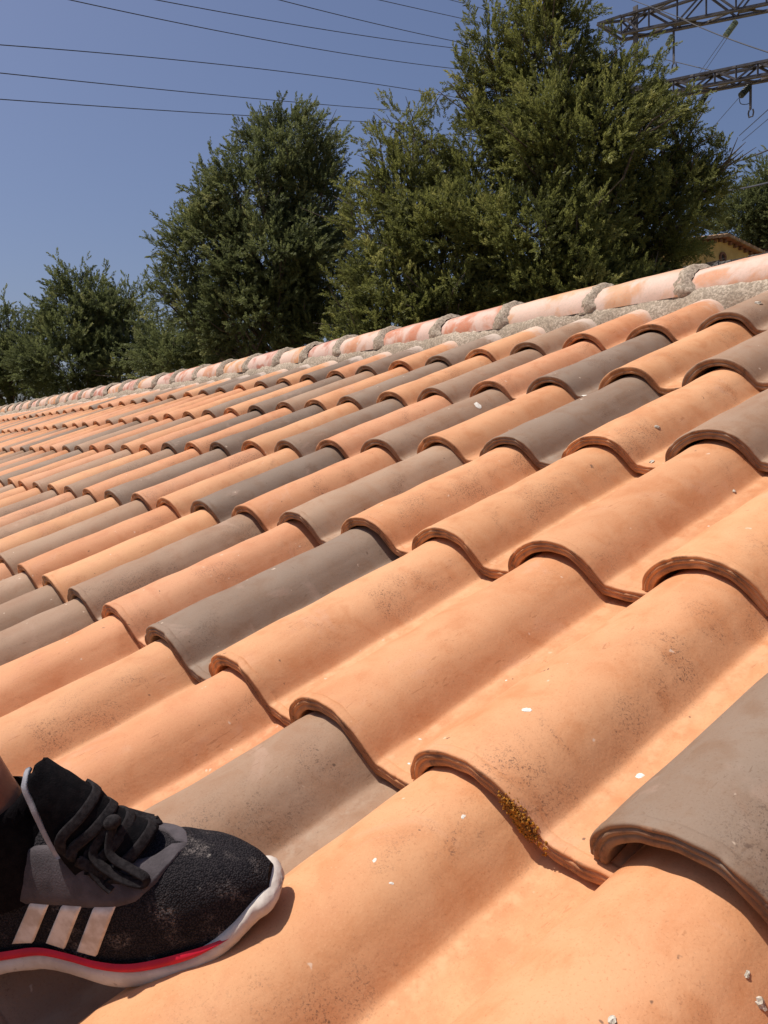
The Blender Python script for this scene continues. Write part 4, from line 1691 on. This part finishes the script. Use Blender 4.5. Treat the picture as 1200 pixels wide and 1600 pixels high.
# gusset plates
for (pt_, ts_, arm_, w1, h1) in ((pt2, (0.32, 0.45), arm2, 0.7, 0.0), (pt1, (0.36, 0.52), arm1, 0.55, 0.0), (pt1, (0.80, 0.92), arm1, 0.5, 0.0)):
    a = pt_('pu' if arm_ is arm2 else 'pl', ts_[0])
    b = pt_('pu' if arm_ is arm2 else 'pl', ts_[1])
    dn = (pt_('qu' if arm_ is arm2 else 'ql', ts_[0]) - a) * 0.7
    V = [a - mc, b - mc, b + dn - mc, a + dn - mc]
    V += [v + Vector((0, 0, 0.03)) for v in V]
    link('gusset_plate', mesh('gusset_plate', V, [(3, 2, 1, 0), (4, 5, 6, 7), (0, 1, 5, 4), (1, 2, 6, 5), (2, 3, 7, 6), (3, 0, 4, 7)], M_STEEL, False), arm_)

# droppers: rods that hang straight down from the arms with a clamp at the foot
def dropper(px, py0, py1, arm, tline, name='dropper'):
    # find the place on the arm under this column of the photo
    best = min(np.linspace(-0.3, 2.0, 400), key=lambda t: abs(proj(tline(t))[0] - px))
    p = tline(best)
    kpx = (p - CPOS).length / FPX
    ln = (py1 - py0) * kpx * 1.03
    q = p - Vector((0, 0, ln))
    o = bar(name, p, q, 0.13, arm, origin=mc)
    ringc = q
    link_ = tubes('clamp', [[ringc + Vector((-0.1, 0, 0)), ringc + Vector((-0.14, 0, -0.15)), ringc + Vector((-0.1, 0, -0.34)), ringc + Vector((0.1, 0, -0.34)), ringc + Vector((0.14, 0, -0.15)), ringc + Vector((0.1, 0, 0))]], 0.04, M_STEEL, o, mc)
    return p, q


CWI = CW.inverted()


def proj(p):
    q = CWI @ Vector(p)
    return (600 - FPX * q.x / q.z, 800 + FPX * q.y / q.z)


dropper(1054, 38, 80, arm1, lambda t: pt1('ql', t))
dropper(1174, 125, 158, arm2, lambda t: pt2('ql', t))


def insulator(pxa, pya, pxb, pyb, z_or_d, mat, label, nd=10, r=0.16):
    """a slanting string of discs between two photo points"""
    a = Wd(pxa, pya, z_or_d)
    b = Wd(pxb, pyb, z_or_d - 0.4)
    o = empty('insulator_string', a, label, 'insulator', 'insulator strings hanging from the pylon arms')
    d = (b - a)
    q = d.to_track_quat('Z', 'Y')
    V, F = [], []
    n = 12
    prof = [(0, 0.02)]
    for k in range(nd):
        t = (k + 0.5) / nd
        prof += [(t - 0.3 / nd, 0.045), (t - 0.05 / nd, r), (t + 0.10 / nd, r * 0.95), (t + 0.3 / nd, 0.05)]
    prof += [(1, 0.02)]
    for t, rr in prof:
        for k in range(n):
            th = 2 * math.pi * k / n
            V.append(q @ Vector((rr * math.cos(th), rr * math.sin(th), t * d.length)))
    for a_ in range(len(prof) - 1):
        for k in range(n):
            k2 = (k + 1) % n
            F.append((a_ * n + k, a_ * n + k2, (a_ + 1) * n + k2, (a_ + 1) * n + k))
    link('disc_stack', mesh('disc_stack', V, F, mat, False), o)
    return a, b


dA = math.hypot((pt1('ql', .8) - CPOS).x, (pt1('ql', .8) - CPOS).y)
i1a, i1b = insulator(1150, 34, 1133, 57, dA, M_GLASS, 'pale green insulator string hanging slanted under the upper crossarm at right', 9, 0.17)
dA2 = math.hypot((pt1('ql', .35) - CPOS).x, (pt1('ql', .35) - CPOS).y)
i2a, i2b = insulator(1050, 56, 1043, 70, dA2, M_GLASS, 'pale insulator string beside the hanging rod close to the big tree', 6, 0.15)
dB = math.hypot((pt2('ql', .8) - CPOS).x, (pt2('ql', .8) - CPOS).y)
i3a, i3b = insulator(1170, 136, 1157, 150, dB, M_INSD, 'dark green insulator string under the lower crossarm at right', 6, 0.17)
i4a, i4b = insulator(1103, 148, 1095, 161, dB + 2, M_INSD, 'dark insulator string under the lower crossarm, partly behind a tree shoot', 6, 0.17)


# ------------------------------------------------------------------ wires
def wire(pts, r, label, sag=0.0, group='power lines crossing the sky'):
    P = []
    n = 28
    a, b = Vector(pts[0]), Vector(pts[-1])
    if len(pts) == 3:
        m_ = Vector(pts[1])
        # parabola through three points
        for k in range(n + 1):
            t = k / n
            P.append(a * (2 * (t - .5) * (t - 1)) + m_ * (4 * t * (1 - t)) + b * (2 * t * (t - .5)))
    else:
        for k in range(n + 1):
            t = k / n
            P.append(lerp(a, b, t) - Vector((0, 0, sag * 4 * t * (1 - t))))
    o0 = P[0].copy()
    o = tubes('power_line', [P], r, M_WIRE, None, o0, 5)
    o.location = o0
    tag(o, label, 'power line', group)
    return o


def wire_px(p0, p1, p2, d0, d1, r, label):
    # a middle photo point lets each cable keep its own droop
    a, b = Wd(*p0, d0), Wd(*p2, d1)
    # distance varies so that the cable stays straight when seen from above
    best = None
    for k in range(1, 400):
        dm = min(d0, d1) * 0.5 + k * (max(d0, d1) * 1.2) / 400
        m_ = Wd(*p1, dm)
        h = (m_ - a)
        ab = (b - a)
        e = abs(h.x * ab.y - h.y * ab.x) / math.hypot(ab.x, ab.y)
        if best is None or e < best[0]:
            best = (e, m_)
    m_ = best[1]
    t = ((m_ - a).x * (b - a).x + (m_ - a).y * (b - a).y) / ((b - a).x ** 2 + (b - a).y ** 2)
    # height parabola through a, m, b
    P = []
    for k in range(41):
        s = -0.35 + 1.55 * k / 40
        la = (s - t) * (s - 1) / ((0 - t) * (0 - 1))
        lm = s * (s - 1) / (t * (t - 1))
        lb = s * (s - t) / (1 - t)
        x, y = a.x + (b.x - a.x) * s, a.y + (b.y - a.y) * s
        P.append(Vector((x, y, la * a.z + lm * m_.z + lb * b.z)))
    o0 = P[0].copy()
    o = tubes('power_line', [P], r, M_WIRE, None, o0, 5)
    o.location = o0
    tag(o, label, 'power line', 'power lines crossing the sky')


WR = 0.016
wire_px((0, 70), (350, 102), (700, 150), 30, 46, WR, 'upper of the three dark wires entering at the left edge of the sky')
wire_px((0, 114), (300, 144), (600, 171), 30, 46, WR, 'middle of the three dark wires that enter at the left edge of the sky')
wire_px((0, 155), (280, 174), (570, 190), 30, 46, WR, 'lowest dark wire in the left half of the sky')
wire_px((110, 0), (400, 59), (700, 106), 30, 46, WR, 'wire entering at the top furthest left, running down to the big tree')
wire_px((245, 0), (490, 44), (735, 78), 32, 46, WR, 'second wire from the left among those entering at the top of the sky')
wire_px((437, 0), (585, 36), (733, 69), 34, 46, WR, 'third wire from the left among those entering at the top of the sky')
wire_px((593, 0), (680, 20), (768, 39), 36, 46, WR * .9, 'fourth wire from the left at the top, ending at the crown of the big tree')
wire_px((704, 0), (738, 9), (772, 19), 38, 46, WR * .8, 'short wire at the top just left of the tip of the big tree')


def w2(p0, d0, p1, d1, r, label, sag=0.0):
    a, b = Wd(*p0, d0), Wd(*p1, d1)
    wire([a, b], r, label, sag)


w2((1060, 27), 46, (1230, 91), 34, .024, 'wire slanting down to the right from the upper crossarm', 0.1)
w2((1040, 93), 46, (1110, 110), 42, .020, 'faint wire between the big tree and the lower crossarm')
w2((960, -10), 46, (1075, 32), 42, .018, 'faint wire crossing behind the tip of the upper crossarm')
w2((1090, 264), 46, (1240, 216), 30, .03, 'wire rising to the right edge just above the long side branch of the big tree', 0.2)
w2((1110, 299), 46, (1240, 275), 22, .028, 'lowest wire meeting the right edge, above the distant tree', 0.1)
w2((1155, 212), 46, (1240, 135), 34, .018, 'thin steep wire at the right edge, upper of a pair')
w2((1160, 220), 46, (1240, 152), 34, .014, 'thin steep wire at the right edge, lower of a pair')
w2((1118, 292), 60, (1150, 322), 50, .02, 'short faint wire running down to the distant tree at right')
w2((1112, 300), 60, (1140, 328), 50, .02, 'short faint wire beside the big tree, lower of a faint pair')
wire([i1b, Wd(1085, 125, dA + 8)], .014, 'faint conductor running down left from the pale insulator string')
wire([i1b + Vector((0.15, 0.1, 0)), Wd(1092, 125, dA + 8)], .014, 'second faint conductor beside the one from the pale insulator string')
wire([i3b, Wd(1100, 215, dB + 8)], .014, 'faint conductor running down left from the dark insulator string')
# jumper loop by the dark insulator
J = [i3a, lerp(i3a, i3b, 1.0), i3b + Vector((0, 0, -0.35)), Wd(1166, 163, dB), Wd(1173, 160, dB)]
o = tubes('jumper_cable', [bez(J, 6)], 0.02, M_WIRE, None, i3a, 5)
o.location = i3a
tag(o, 'thin looped jumper cable hanging beside the dark insulator string at right', 'cable')
